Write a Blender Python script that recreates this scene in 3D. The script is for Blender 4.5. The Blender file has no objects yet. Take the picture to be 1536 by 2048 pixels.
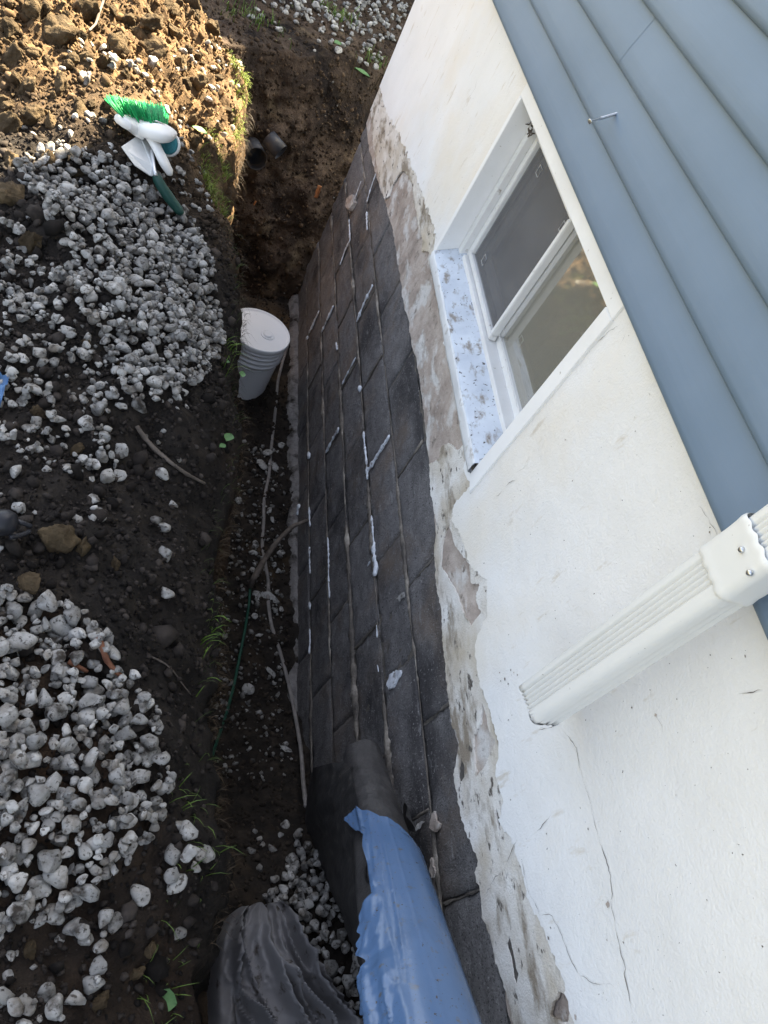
import bpy, bmesh, math, random
import numpy as np
from mathutils import Vector, Matrix
from mathutils.geometry import delaunay_2d_cdt

random.seed(7)
RNG = np.random.default_rng(11)
scene = bpy.context.scene
col = scene.collection
R = math.radians

# ---------------------------------------------------------------- camera
FPX, W0, H0 = 1461.6, 1536.0, 2048.0
CAM = np.array([-0.8614, 0.0, 1.7579])
RIGHT = np.array([0.90851603, -0.07087986, 0.41179445])
UP = np.array([-0.19810237, 0.79464733, 0.57383889])
FWD = np.array([0.36790498, 0.60291929, -0.70790837])
cd = bpy.data.cameras.new('camera')
cam = bpy.data.objects.new('camera', cd)
col.objects.link(cam)
cd.sensor_fit = 'VERTICAL'
cd.sensor_height = 32.0
cd.lens = 32.0 * FPX / H0
cd.clip_start = 0.02
cd.clip_end = 500
cam.matrix_world = Matrix(((RIGHT[0], UP[0], -FWD[0], CAM[0]), (RIGHT[1], UP[1], -FWD[1], CAM[1]),
                           (RIGHT[2], UP[2], -FWD[2], CAM[2]), (0, 0, 0, 1)))
scene.camera = cam

# ---------------------------------------------------------------- world and sun
SUN_EL, SUN_DX, SUN_DY = R(51), 0.56, 0.83           # the sun stands beyond the far corner of the house
world = bpy.data.worlds.new('World')
scene.world = world
world.use_nodes = True
wn = world.node_tree
bg = wn.nodes['Background']
sky = wn.nodes.new('ShaderNodeTexSky')
sky.sky_type = 'NISHITA'
sky.sun_disc = False
sky.sun_elevation = SUN_EL
sky.sun_rotation = math.atan2(SUN_DX, SUN_DY)
sky.dust_density = 2.0
hsv = wn.nodes.new('ShaderNodeHueSaturation')
hsv.inputs['Saturation'].default_value = 0.55
wn.links.new(sky.outputs[0], hsv.inputs['Color'])
wn.links.new(hsv.outputs[0], bg.inputs[0])
bg.inputs[1].default_value = 0.055
sl = bpy.data.lights.new('sun', 'SUN')
sl.energy = 5.0
sl.angle = R(0.5)
sl.color = (1.0, 0.86, 0.62)
sun = bpy.data.objects.new('sun', sl)
col.objects.link(sun)
sd = Vector((SUN_DX, SUN_DY, 0)).normalized() * math.cos(SUN_EL) + Vector((0, 0, math.sin(SUN_EL)))
sun.rotation_euler = sd.to_track_quat('Z', 'Y').to_euler()
scene.view_settings.view_transform = 'Standard'
scene.view_settings.look = 'None'
scene.view_settings.exposure = 3.42
scene.view_settings.gamma = 1.0
scene.cycles.max_bounces = 8
scene.cycles.diffuse_bounces = 4

# ---------------------------------------------------------------- picking points of the place
def ray(px, py):
    return RIGHT * ((px - W0 / 2) / FPX) - UP * ((py - H0 / 2) / FPX) + FWD
def at_x(px, py, x):
    v = ray(px, py); return CAM + v * ((x - CAM[0]) / v[0])
def at_y(px, py, y):
    v = ray(px, py); return CAM + v * ((y - CAM[1]) / v[1])
def at_z(px, py, z):
    v = ray(px, py); return CAM + v * ((z - CAM[2]) / v[2])
def at_t(px, py, t):
    return CAM + ray(px, py) * t
def project(P):
    d = np.atleast_2d(P) - CAM
    w = d @ FWD
    return np.column_stack([W0 / 2 + FPX * (d @ RIGHT) / w, H0 / 2 - FPX * (d @ UP) / w])

# ---------------------------------------------------------------- noise
def _hash(ix, iy, iz, s):
    n = (ix * 374761393 + iy * 668265263 + iz * 2147483647 + s * 1274126177) & 0xFFFFFFFF
    n = ((n ^ (n >> 13)) * 1274126177) & 0xFFFFFFFF
    n = ((n ^ (n >> 16)) * 2246822519) & 0xFFFFFFFF
    return ((n ^ (n >> 15)) & 0xFFFF) / 65535.0
def vnoise(x, y, z=0.0, s=0):
    x, y, z = np.broadcast_arrays(np.asarray(x, float), np.asarray(y, float), np.asarray(z, float))
    fx, fy, fz = np.floor(x), np.floor(y), np.floor(z)
    ix, iy, iz = fx.astype(np.int64), fy.astype(np.int64), fz.astype(np.int64)
    u, v, w = x - fx, y - fy, z - fz
    u = u * u * (3 - 2 * u); v = v * v * (3 - 2 * v); w = w * w * (3 - 2 * w)
    r = 0
    for a in (0, 1):
        for b in (0, 1):
            for c in (0, 1):
                r = r + _hash(ix + a, iy + b, iz + c, s) * (u if a else 1 - u) * (v if b else 1 - v) * (w if c else 1 - w)
    return r * 2 - 1
def fbm(x, y, z=0.0, f=1.0, o=4, s=0, g=0.5):
    r, a = 0, 1.0
    for k in range(o):
        r = r + a * vnoise(np.asarray(x) * f, np.asarray(y) * f, np.asarray(z) * f, s + k * 17)
        f *= 2.03; a *= g
    return r
def sst(t):
    t = np.clip(t, 0, 1); return t * t * (3 - 2 * t)

# ---------------------------------------------------------------- materials
def mat(name, ramp, scale=20, rough=0.8, bump=(), detail=6, spec=0.3, attr=None, metal=0.0, layers=(), stretch=None, rnd=0.0, ndist=0.0):
    """ramp: colour stops over a noise; layers: extra colour patches (colour, scale, lo, hi, detail[, stretch]);
    bump: (scale, strength, distance[, detail]); attr: multiply by a per-point tint attribute."""
    m = bpy.data.materials.new(name)
    m.use_nodes = True
    nt = m.node_tree
    N, L = nt.nodes, nt.links
    b = N['Principled BSDF']
    b.inputs['Roughness'].default_value = rough
    b.inputs['Specular IOR Level'].default_value = spec
    b.inputs['Metallic'].default_value = metal
    geo = N.new('ShaderNodeNewGeometry')
    pos = geo.outputs['Position']
    def stretched(sv):
        mp = N.new('ShaderNodeMapping')
        mp.inputs['Scale'].default_value = sv
        L.new(pos, mp.inputs['Vector'])
        return mp.outputs[0]
    def noise(sc, det, sv=None, dist=0.0):
        n = N.new('ShaderNodeTexNoise')
        n.inputs['Scale'].default_value = sc
        n.inputs['Detail'].default_value = det
        n.inputs['Roughness'].default_value = 0.6
        n.inputs['Distortion'].default_value = dist
        L.new(stretched(sv) if sv else pos, n.inputs['Vector'])
        return n.outputs[0]
    cr = N.new('ShaderNodeValToRGB')
    while len(cr.color_ramp.elements) < len(ramp):
        cr.color_ramp.elements.new(0.5)
    for e, (p, c) in zip(cr.color_ramp.elements, ramp):
        e.position = p
        e.color = (*c, 1)
    L.new(noise(scale, detail, stretch, ndist), cr.inputs[0])
    out = cr.outputs[0]
    for ly in layers:
        c, sc, lo, hi, det = ly[:5]
        mr = N.new('ShaderNodeMapRange')
        mr.inputs['From Min'].default_value = lo
        mr.inputs['From Max'].default_value = hi
        L.new(noise(sc, det, ly[5] if len(ly) > 5 else None), mr.inputs['Value'])
        mx = N.new('ShaderNodeMix'); mx.data_type = 'RGBA'
        L.new(mr.outputs[0], mx.inputs[0]); L.new(out, mx.inputs[6])
        mx.inputs[7].default_value = (*c, 1)
        out = mx.outputs[2]
    if attr:
        at = N.new('ShaderNodeAttribute'); at.attribute_name = attr
        mx = N.new('ShaderNodeMix'); mx.data_type = 'RGBA'; mx.blend_type = 'MULTIPLY'
        mx.inputs[0].default_value = 1
        L.new(out, mx.inputs[6]); L.new(at.outputs['Color'], mx.inputs[7])
        out = mx.outputs[2]
    if rnd:
        oi = N.new('ShaderNodeObjectInfo')
        mr = N.new('ShaderNodeMapRange')
        mr.inputs['To Min'].default_value = 1 - rnd; mr.inputs['To Max'].default_value = 1.0
        L.new(oi.outputs['Random'], mr.inputs['Value'])
        mx = N.new('ShaderNodeMix'); mx.data_type = 'RGBA'; mx.blend_type = 'MULTIPLY'
        mx.inputs[0].default_value = 1
        L.new(out, mx.inputs[6]); L.new(mr.outputs[0], mx.inputs[7])
        out = mx.outputs[2]
    L.new(out, b.inputs['Base Color'])
    prev = None
    for bp in bump:
        sc, st, di = bp[:3]
        bn = N.new('ShaderNodeBump')
        bn.inputs['Strength'].default_value = st
        bn.inputs['Distance'].default_value = di
        L.new(noise(sc, bp[3] if len(bp) > 3 else 4, bp[4] if len(bp) > 4 else None), bn.inputs['Height'])
        if prev: L.new(prev, bn.inputs['Normal'])
        prev = bn.outputs[0]
    if prev: L.new(prev, b.inputs['Normal'])
    return m

M = {}
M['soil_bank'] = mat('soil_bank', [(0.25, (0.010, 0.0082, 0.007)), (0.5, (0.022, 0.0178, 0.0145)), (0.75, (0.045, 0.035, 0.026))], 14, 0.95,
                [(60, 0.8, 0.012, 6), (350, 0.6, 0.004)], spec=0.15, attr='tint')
M['soil'] = mat('soil', [(0.25, (0.010, 0.0082, 0.007)), (0.5, (0.022, 0.0178, 0.0145)), (0.75, (0.045, 0.035, 0.026))], 14, 0.95,
                [(60, 0.7, 0.01, 6), (350, 0.5, 0.003)], spec=0.15, layers=[((0.075, 0.050, 0.028), 3.0, 0.55, 0.75, 3)])
M['soil_red'] = mat('soil_red', [(0.25, (0.028, 0.020, 0.014)), (0.5, (0.065, 0.045, 0.031)), (0.78, (0.14, 0.10, 0.068))], 9, 0.95,
                    [(30, 1.0, 0.03, 8), (200, 0.8, 0.006)], spec=0.15, layers=[((0.15, 0.11, 0.065), 5.0, 0.56, 0.72, 7), ((0.014, 0.010, 0.008), 3.0, 0.48, 0.62, 7)])
M['clod'] = mat('clod', [(0.25, (0.045, 0.032, 0.019)), (0.5, (0.105, 0.075, 0.043)), (0.8, (0.19, 0.135, 0.075))], 18, 0.95,
                [(50, 1.0, 0.02, 8), (300, 0.5, 0.003)], spec=0.15, rnd=0.5)
M['crumb'] = mat('crumb', [(0.3, (0.020, 0.016, 0.013)), (0.7, (0.055, 0.043, 0.033))], 30, 0.95, [(250, 0.6, 0.003)], spec=0.15, attr='tint')
STONE_R = [(0.3, (0.30, 0.285, 0.26)), (0.6, (0.50, 0.48, 0.445)), (0.8, (0.64, 0.62, 0.58))]
M['stone'] = mat('stone', STONE_R, 35, 0.85, [(160, 0.5, 0.004), (600, 0.35, 0.002)], spec=0.25, rnd=0.5,
                 layers=[((0.20, 0.17, 0.135), 24, 0.48, 0.70, 8), ((0.085, 0.072, 0.06), 130, 0.545, 0.64, 12), ((0.065, 0.053, 0.042), 17, 0.56, 0.66, 9)])
M['gravel'] = mat('gravel', STONE_R, 35, 0.85, [(160, 0.5, 0.004), (600, 0.35, 0.002)], spec=0.25, attr='tint',
                  layers=[((0.20, 0.17, 0.135), 24, 0.48, 0.70, 8), ((0.085, 0.072, 0.06), 130, 0.545, 0.64, 12), ((0.065, 0.053, 0.042), 17, 0.56, 0.66, 9)])
M['chip'] = mat('chip', [(0.3, (0.22, 0.21, 0.195)), (0.7, (0.42, 0.41, 0.385))], 60, 0.9, [(300, 0.5, 0.003)], layers=[((0.06, 0.05, 0.04), 90, 0.52, 0.66, 4)])
M['block'] = mat('block', [(0.25, (0.150, 0.140, 0.136)), (0.55, (0.215, 0.203, 0.198)), (0.8, (0.285, 0.270, 0.260))], 22, 0.93,
                 [(45, 0.7, 0.010, 8), (260, 1.0, 0.006, 4)], spec=0.2, rnd=0.22,
                 layers=[((0.075, 0.070, 0.068), 200, 0.56, 0.64, 4), ((0.21, 0.165, 0.13), 4.0, 0.50, 0.70, 7), ((0.075, 0.07, 0.07), 3.5, 0.50, 0.64, 9, (1, .6, 1)), ((0.36, 0.345, 0.33), 130, 0.58, 0.70, 8), ((0.33, 0.32, 0.31), 40, 0.60, 0.76, 7, (1, 0.25, 1))])
M['mortar'] = mat('mortar', [(0.38, (0.09, 0.08, 0.072)), (0.53, (0.19, 0.165, 0.138)), (0.68, (0.44, 0.395, 0.335))], 9, 0.95,
                  [(120, 0.9, 0.008, 6), (600, 0.6, 0.002)], spec=0.15)
M['mortar_dark'] = mat('mortar_dark', [(0.3, (0.09, 0.08, 0.07)), (0.7, (0.20, 0.178, 0.15))], 40, 0.95, [(120, 0.9, 0.008, 6)], spec=0.15)
M['sealant'] = mat('sealant', [(0.3, (0.55, 0.57, 0.60)), (0.7, (0.80, 0.82, 0.85))], 60, 0.5, [(150, 0.5, 0.004)], layers=[((0.22, 0.21, 0.20), 45, 0.56, 0.68, 5)])
M['footing'] = mat('footing', [(0.3, (0.14, 0.128, 0.12)), (0.7, (0.27, 0.25, 0.235))], 18, 0.95, [(60, 0.9, 0.015, 6)], layers=[((0.03, 0.025, 0.02), 12, 0.5, 0.65, 5)])
M['parge'] = mat('parge', [(0.25, (0.22, 0.175, 0.145)), (0.5, (0.40, 0.335, 0.285)), (0.75, (0.56, 0.49, 0.43))], 9, 0.95,
                 [(35, 0.8, 0.012, 8), (300, 0.5, 0.003)], spec=0.15,
                 layers=[((0.58, 0.555, 0.52), 12, 0.52, 0.62, 8, (1, 0.6, 1)), ((0.16, 0.135, 0.11), 26, 0.60, 0.72, 7)])
M['stucco'] = mat('stucco', [(0.3, (0.70, 0.69, 0.665)), (0.65, (0.76, 0.75, 0.73))], 3.0, 0.85,
                  [(16, 0.30, 0.012, 7), (230, 0.34, 0.005, 5)], spec=0.25,
                  layers=[((0.72, 0.665, 0.57), 1.6, 0.50, 0.70, 7), ((0.58, 0.53, 0.45), 30, 0.62, 0.74, 8, (1, 1, .35)), ((0.10, 0.085, 0.07), 130, 0.735, 0.76, 2)])
M['stucco_dirty'] = mat('stucco_dirty', [(0.3, (0.55, 0.50, 0.43)), (0.65, (0.74, 0.715, 0.67))], 12.0, 0.9,
                        [(130, 0.5, 0.005, 9), (260, 0.4, 0.004, 3)], spec=0.2,
                        layers=[((0.50, 0.43, 0.33), 5, 0.46, 0.62, 8, (1, .6, 1)), ((0.27, 0.225, 0.17), 15, 0.51, 0.62, 10, (1, 0.4, 1)), ((0.11, 0.095, 0.08), 50, 0.60, 0.67, 10, (1, .5, 1))])
M['crack'] = mat('crack', [(0.3, (0.10, 0.085, 0.07)), (0.7, (0.25, 0.22, 0.19))], 60, 0.95)
M['mould'] = mat('mould', [(0.3, (0.05, 0.045, 0.04)), (0.7, (0.13, 0.115, 0.10))], 60, 0.95)
M['trim'] = mat('trim', [(0.3, (0.72, 0.71, 0.69)), (0.65, (0.79, 0.785, 0.77))], 6, 0.6, [(40, 0.15, 0.004, 5)],
                layers=[((0.30, 0.26, 0.21), 60, 0.69, 0.75, 5)])
M['sill'] = mat('sill', [(0.3, (0.40, 0.44, 0.50)), (0.65, (0.55, 0.59, 0.64))], 9, 0.7, [(60, 0.3, 0.004, 6, (1, 0.2, 1))],
                layers=[((0.24, 0.215, 0.19), 40, 0.54, 0.66, 9, (1, .45, 1)), ((0.06, 0.05, 0.045), 90, 0.62, 0.67, 6)])
M['nose'] = mat('nose', [(0.3, (0.55, 0.56, 0.57)), (0.65, (0.66, 0.665, 0.66))], 12, 0.7, [(60, 0.4, 0.006, 6, (1, 0.3, 1))], layers=[((0.34, 0.31, 0.28), 30, 0.56, 0.72, 8)])
M['frame'] = mat('frame', [(0.3, (0.60, 0.595, 0.58)), (0.7, (0.72, 0.715, 0.70))], 8, 0.5, layers=[((0.28, 0.24, 0.20), 45, 0.64, 0.74, 6)])
M['siding'] = mat('siding', [(0.3, (0.128, 0.184, 0.255)), (0.7, (0.150, 0.209, 0.286))], 3, 0.5, [(60, 0.22, 0.002, 5, (1, 0.06, 1.6))], spec=0.4)
M['dark'] = mat('dark', [(0.3, (0.02, 0.02, 0.02)), (0.7, (0.05, 0.05, 0.05))], 10, 0.8)
M['roof'] = mat('roof', [(0.3, (0.05, 0.05, 0.055)), (0.7, (0.10, 0.10, 0.105))], 30, 0.9)
M['lawn'] = mat('lawn', [(0.3, (0.06, 0.075, 0.025)), (0.5, (0.14, 0.125, 0.055)), (0.75, (0.26, 0.21, 0.11))], 6, 0.95, [(80, 0.8, 0.02, 6)], detail=10)
M['wood'] = mat('wood', [(0.3, (0.16, 0.10, 0.06)), (0.7, (0.28, 0.20, 0.13))], 8, 0.8, stretch=(6, 6, 0.6))
M['downspout'] = mat('downspout', [(0.3, (0.66, 0.665, 0.645)), (0.7, (0.72, 0.72, 0.70))], 5, 0.38, spec=0.5, layers=[((0.35, 0.33, 0.30), 120, 0.715, 0.74, 3)])
M['metal'] = mat('metal', [(0.3, (0.45, 0.46, 0.47)), (0.7, (0.62, 0.63, 0.64))], 30, 0.35, metal=0.9)
M['pail'] = mat('pail', [(0.3, (0.78, 0.79, 0.80)), (0.7, (0.84, 0.84, 0.84))], 6, 0.4, layers=[((0.55, 0.53, 0.50), 30, 0.66, 0.80, 6)])
M['cable'] = mat('cable', [(0.3, (0.14, 0.125, 0.115)), (0.7, (0.26, 0.235, 0.215))], 30, 0.7, [(120, 0.3, 0.003)])
M['green_cable'] = mat('green_cable', [(0.3, (0.008, 0.045, 0.028)), (0.7, (0.016, 0.085, 0.052))], 30, 0.5)
M['root'] = mat('root', [(0.3, (0.07, 0.056, 0.045)), (0.7, (0.17, 0.14, 0.115))], 40, 0.9, [(90, 0.6, 0.004, 6)])
M['rust_wood'] = mat('rust_wood', [(0.3, (0.12, 0.048, 0.028)), (0.7, (0.25, 0.11, 0.06))], 40, 0.9, [(90, 0.6, 0.004, 6)])
M['orange_wood'] = mat('orange_wood', [(0.3, (0.30, 0.12, 0.045)), (0.7, (0.50, 0.22, 0.09))], 60, 0.9, [(90, 0.6, 0.004, 6)])
M['film'] = mat('film', [(0.3, (0.068, 0.122, 0.225)), (0.7, (0.088, 0.150, 0.265))], 4, 0.22, [(90, 0.15, 0.003, 6)], spec=0.55,
                layers=[((0.10, 0.10, 0.10), 60, 0.60, 0.70, 8), ((0.055, 0.048, 0.042), 130, 0.64, 0.69, 5), ((0.060, 0.105, 0.190), 9, 0.56, 0.78, 7), ((0.13, 0.12, 0.105), 22, 0.62, 0.74, 10, (1, 1, .4))])
M['membrane'] = mat('membrane', [(0.3, (0.018, 0.017, 0.017)), (0.7, (0.040, 0.037, 0.035))], 25, 0.55, [(60, 0.4, 0.006, 6)], spec=0.4, layers=[((0.09, 0.08, 0.07), 50, 0.58, 0.74, 6)])
M['membrane_dusty'] = mat('membrane_dusty', [(0.3, (0.024, 0.022, 0.022)), (0.7, (0.070, 0.065, 0.062))], 25, 0.5, [(80, 0.5, 0.005, 6)], spec=0.4)
M['tarp'] = mat('tarp', [(0.3, (0.14, 0.135, 0.138)), (0.7, (0.205, 0.197, 0.197))], 9, 0.85, [(400, 0.25, 0.001)],
                layers=[((0.05, 0.040, 0.032), 26, 0.58, 0.68, 6), ((0.15, 0.13, 0.115), 7, 0.58, 0.78, 5)])
M['black'] = mat('black', [(0.3, (0.010, 0.010, 0.012)), (0.7, (0.024, 0.024, 0.028))], 20, 0.4)
M['drain'] = mat('drain', [(0.3, (0.022, 0.024, 0.028)), (0.7, (0.04, 0.043, 0.05))], 20, 0.5, layers=[((0.10, 0.08, 0.055), 30, 0.55, 0.7, 5)])
M['bristle'] = mat('bristle', [(0.3, (0.005, 0.22, 0.06)), (0.7, (0.02, 0.38, 0.12))], 200, 0.5)
M['teal'] = mat('teal', [(0.3, (0.02, 0.14, 0.17)), (0.7, (0.05, 0.24, 0.27))], 300, 0.6)
M['white_plastic'] = mat('white_plastic', [(0.3, (0.72, 0.70, 0.66)), (0.7, (0.78, 0.76, 0.72))], 10, 0.4)
M['handle'] = mat('handle', [(0.3, (0.010, 0.045, 0.035)), (0.7, (0.018, 0.065, 0.050))], 10, 0.45)
M['blade'] = mat('blade', [(0.3, (0.60, 0.60, 0.58)), (0.7, (0.72, 0.72, 0.70))], 20, 0.5, metal=0.3)
M['grass'] = mat('grass', [(0.3, (0.055, 0.10, 0.020)), (0.7, (0.13, 0.18, 0.045))], 40, 0.6, attr='tint')
M['leaf'] = mat('leaf', [(0.3, (0.06, 0.13, 0.04)), (0.7, (0.10, 0.20, 0.07))], 60, 0.55)
M['blue_sheet'] = mat('blue_sheet', [(0.3, (0.06, 0.13, 0.26)), (0.7, (0.10, 0.19, 0.34))], 20, 0.4)

# the window pane reflects what is in front of it; the screen is a grey woven mesh
def glass(name, tint, rough, alpha):
    m = bpy.data.materials.new(name); m.use_nodes = True
    b = m.node_tree.nodes['Principled BSDF']
    b.inputs['Base Color'].default_value = (*tint, 1)
    b.inputs['Roughness'].default_value = rough
    b.inputs['IOR'].default_value = 2.3
    b.inputs['Specular IOR Level'].default_value = 0.9
    b.inputs['Alpha'].default_value = alpha
    return m
M['glass'] = glass('glass', (0.31, 0.295, 0.245), 0.045, 0.74)
M['screen'] = mat('screen', [(0.3, (0.13, 0.13, 0.135)), (0.7, (0.17, 0.17, 0.175))], 8, 0.8)
M['screen'].node_tree.nodes['Principled BSDF'].inputs['Alpha'].default_value = 0.62
M['curtain'] = mat('curtain', [(0.3, (0.30, 0.30, 0.30)), (0.7, (0.42, 0.42, 0.41))], 8, 0.8)

# ---------------------------------------------------------------- object helpers
def put(o, parent=None, label=None, cat=None, group=None, kind=None):
    col.objects.link(o)
    if parent is not None:
        o.parent = parent
        o.matrix_parent_inverse = Matrix.Translation(-world_loc(parent))   # everything is written in world coordinates
    if label: o['label'] = label
    if cat: o['category'] = cat
    if group: o['group'] = group
    if kind: o['kind'] = kind
    return o
def empty(name, loc, label=None, cat=None, group=None, kind=None, parent=None):
    o = bpy.data.objects.new(name, None)
    o.location = loc
    o.empty_display_size = 0.05
    return put(o, parent, label, cat, group, kind)
def mesh_np(name, V, F, smooth=True, tint=None):
    """V (n,3); F (m,3) or (m,4) array, or a list of faces"""
    me = bpy.data.meshes.new(name)
    if isinstance(F, np.ndarray):
        n, k = F.shape
        me.vertices.add(len(V)); me.vertices.foreach_set('co', np.ascontiguousarray(V, dtype=np.float32).ravel())
        me.loops.add(n * k); me.loops.foreach_set('vertex_index', F.astype(np.int32).ravel())
        me.polygons.add(n); me.polygons.foreach_set('loop_start', np.arange(0, n * k, k, dtype=np.int32))
        me.update(calc_edges=True)
    else:
        me.from_pydata([tuple(v) for v in V], [], [tuple(f) for f in F])
    if smooth: me.polygons.foreach_set('use_smooth', np.ones(len(me.polygons), bool))
    if tint is not None:
        a = me.color_attributes.new('tint', 'FLOAT_COLOR', 'POINT')
        t = np.asarray(tint, float)
        if t.ndim == 1: t = np.column_stack([t, t, t])
        a.data.foreach_set('color', np.column_stack([t, np.ones(len(t))]).astype(np.float32).ravel())
    me.update()
    return me
def obj(name, me, m, parent=None, loc=None, **kw):
    o = bpy.data.objects.new(name, me)
    if m is not None and not me.materials: me.materials.append(M[m] if isinstance(m, str) else m)
    if loc is not None: o.location = loc
    return put(o, parent, **kw)
def world_loc(p): return Vector(p.location)
def grid_faces(nu, nv, wrap=False):
    i = np.arange(nu - 1)[:, None]; j = np.arange(nv if wrap else nv - 1)[None, :]
    a = i * nv + j; b = i * nv + (j + 1) % nv
    return np.stack([a, b, b + nv, a + nv], -1).reshape(-1, 4)
def tube_np(path, rad, seg=8, flat=None, jit=0.0, seed=0, cap=True):
    """a tube along a path (n,3) with a radius per point; flat=(axis, factor) squashes it"""
    P = np.asarray(path, float); n = len(P)
    rad = np.broadcast_to(np.asarray(rad, float), (n,)).copy()
    T = np.gradient(P, axis=0); T /= np.linalg.norm(T, axis=1)[:, None] + 1e-12
    up = np.array([0.13, 0.21, 0.97]) if abs(T[:, 2]).mean() < 0.8 else np.array([1.0, 0.1, 0.0])
    A = np.cross(T, up); A /= np.linalg.norm(A, axis=1)[:, None] + 1e-12
    B = np.cross(T, A)
    th = np.linspace(0, 2 * math.pi, seg, endpoint=False)
    rr = rad[:, None] * np.ones(seg)[None]
    if jit:
        rr = rr * (1 + jit * fbm(P[:, 0:1] * 60 + np.cos(th) * 1.5, P[:, 1:2] * 60 + np.sin(th) * 1.5, P[:, 2:3] * 60, 1, 2, seed))
    D = A[:, None, :] * (np.cos(th)[None, :, None]) + B[:, None, :] * (np.sin(th)[None, :, None])
    V = D * rr[..., None]
    if flat is not None: V[..., flat[0]] *= flat[1]
    V = (V + P[:, None, :]).reshape(-1, 3)
    F = [tuple(f) for f in grid_faces(n, seg, True)]
    if cap:
        F.append(tuple(range(seg))[::-1]); F.append(tuple(range((n - 1) * seg, n * seg)))
    return V, F
def resample(pts, step):
    P = np.asarray(pts, float)
    d = np.r_[0, np.cumsum(np.linalg.norm(np.diff(P, axis=0), axis=1))]
    n = max(3, int(d[-1] / step) + 1)
    t = np.linspace(0, d[-1], n)
    return np.column_stack([np.interp(t, d, P[:, k]) for k in range(P.shape[1])])
def smooth_path(pts, step, it=3):
    P = resample(pts, step)
    for _ in range(it):
        Q = P.copy(); Q[1:-1] = (P[:-2] + 2 * P[1:-1] + P[2:]) / 4; P = Q
    return P
def box_np(x0, x1, y0, y1, z0, z1):
    V = [(x, y, z) for x in (x0, x1) for y in (y0, y1) for z in (z0, z1)]
    F = [(0, 1, 3, 2), (4, 6, 7, 5), (0, 4, 5, 1), (2, 3, 7, 6), (0, 2, 6, 4), (1, 5, 7, 3)]
    return V, F
def box(name, x0, x1, y0, y1, z0, z1, m, parent=None, bev=0.0, **kw):
    V, F = box_np(x0, x1, y0, y1, z0, z1)
    bm = bmesh.new()
    vs = [bm.verts.new(v) for v in V]
    for f in F: bm.faces.new([vs[i] for i in f])
    bmesh.ops.recalc_face_normals(bm, faces=bm.faces)
    if bev: bmesh.ops.bevel(bm, geom=list(bm.edges), offset=bev, segments=2, affect='EDGES', profile=0.6)
    me = bpy.data.meshes.new(name); bm.to_mesh(me); bm.free()
    return obj(name, me, m, parent, **kw)
def inside(poly, P):
    """points P (n,2) inside a polygon"""
    poly = np.asarray(poly, float); x, y = P[:, 0], P[:, 1]
    r = np.zeros(len(P), bool); j = len(poly) - 1
    for i in range(len(poly)):
        xi, yi = poly[i]; xj, yj = poly[j]
        c = ((yi > y) != (yj > y)) & (x < (xj - xi) * (y - yi) / (yj - yi + 1e-12) + xi)
        r ^= c; j = i
    return r
def ragged(pts, step, amp, seed, f=60):
    """a polyline with a broken edge: resampled and pushed about by noise"""
    P = resample(pts, step)
    n = len(P)
    P[1:-1] += np.random.default_rng(seed + 900).uniform(-.55, .55, (n - 2, 2)) * amp
    P[1:-1, 0] += amp * fbm(P[1:-1, 0] * f, P[1:-1, 1] * f, seed * 3.1, 1, 3, seed)
    P[1:-1, 1] += amp * fbm(P[1:-1, 0] * f, P[1:-1, 1] * f, seed * 7.7, 1, 3, seed + 5)
    return P
def slab(name, outline, holes, x_front, thick, m, parent, spacing=0.03, wob=0.0015, wf=9, edge_curl=0.0, seed=0, **kw):
    """a broken sheet of plaster on the wall plane: outline and holes in (y, z), with thickness towards the wall"""
    loops = [np.asarray(outline)] + [np.asarray(h) for h in holes]
    pts, edges = [], []
    for Lp in loops:
        b = len(pts); pts += [Vector(p) for p in Lp]
        edges += [(b + i, b + (i + 1) % len(Lp)) for i in range(len(Lp))]
    lo, hi = loops[0].min(0), loops[0].max(0)
    gy, gz = np.meshgrid(np.arange(lo[0] + spacing / 2, hi[0], spacing), np.arange(lo[1] + spacing / 2, hi[1], spacing))
    g = np.column_stack([gy.ravel(), gz.ravel()]) + RNG.uniform(-.2, .2, (gy.size, 2)) * spacing
    ok = inside(loops[0], g)
    for h in loops[1:]: ok &= ~inside(h, g)
    pts += [Vector(p) for p in g[ok]]
    v2, e2, f2, *_ = delaunay_2d_cdt(pts, edges, [], 0, 1e-6)
    v2 = np.array([tuple(v) for v in v2]); n = len(v2)
    f2 = np.array([tuple(f) for f in f2]); cc = v2[f2].mean(1)
    ok = inside(loops[0], cc)
    for h in loops[1:]: ok &= ~inside(h, cc)
    f2 = f2[ok].tolist()
    w = wob * fbm(v2[:, 0], v2[:, 1], 0, wf, 3, seed)
    Vf = np.column_stack([x_front - w, v2]); Vb = np.column_stack([np.full(n, x_front + thick), v2])
    F = [tuple(f) for f in f2]
    cnt = {}
    for f in F:
        for i in range(len(f)):
            a, b = f[i], f[(i + 1) % len(f)]
            cnt[(a, b)] = 1
    rim = [(a, b) for (a, b) in cnt if (b, a) not in cnt]
    # front skin facing -x; the broken rim has points of its own, so that the edge stays crisp
    ft = np.array(F); e1 = Vf[ft[:, 1]] - Vf[ft[:, 0]]; e2 = Vf[ft[:, 2]] - Vf[ft[:, 0]]
    flip = np.cross(e1, e2)[:, 0] > 0
    ft[flip] = ft[flip][:, ::-1]
    faces = [tuple(f) for f in ft] + [(n + b, n + a, 2 * n + a, 2 * n + b) for a, b in rim]
    me = mesh_np(name, np.vstack([Vf, Vf, Vb]), faces, smooth=False)
    sm = np.zeros(len(me.polygons), bool); sm[:len(ft)] = True
    me.polygons.foreach_set('use_smooth', sm)
    return obj(name, me, m, parent, **kw)

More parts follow.
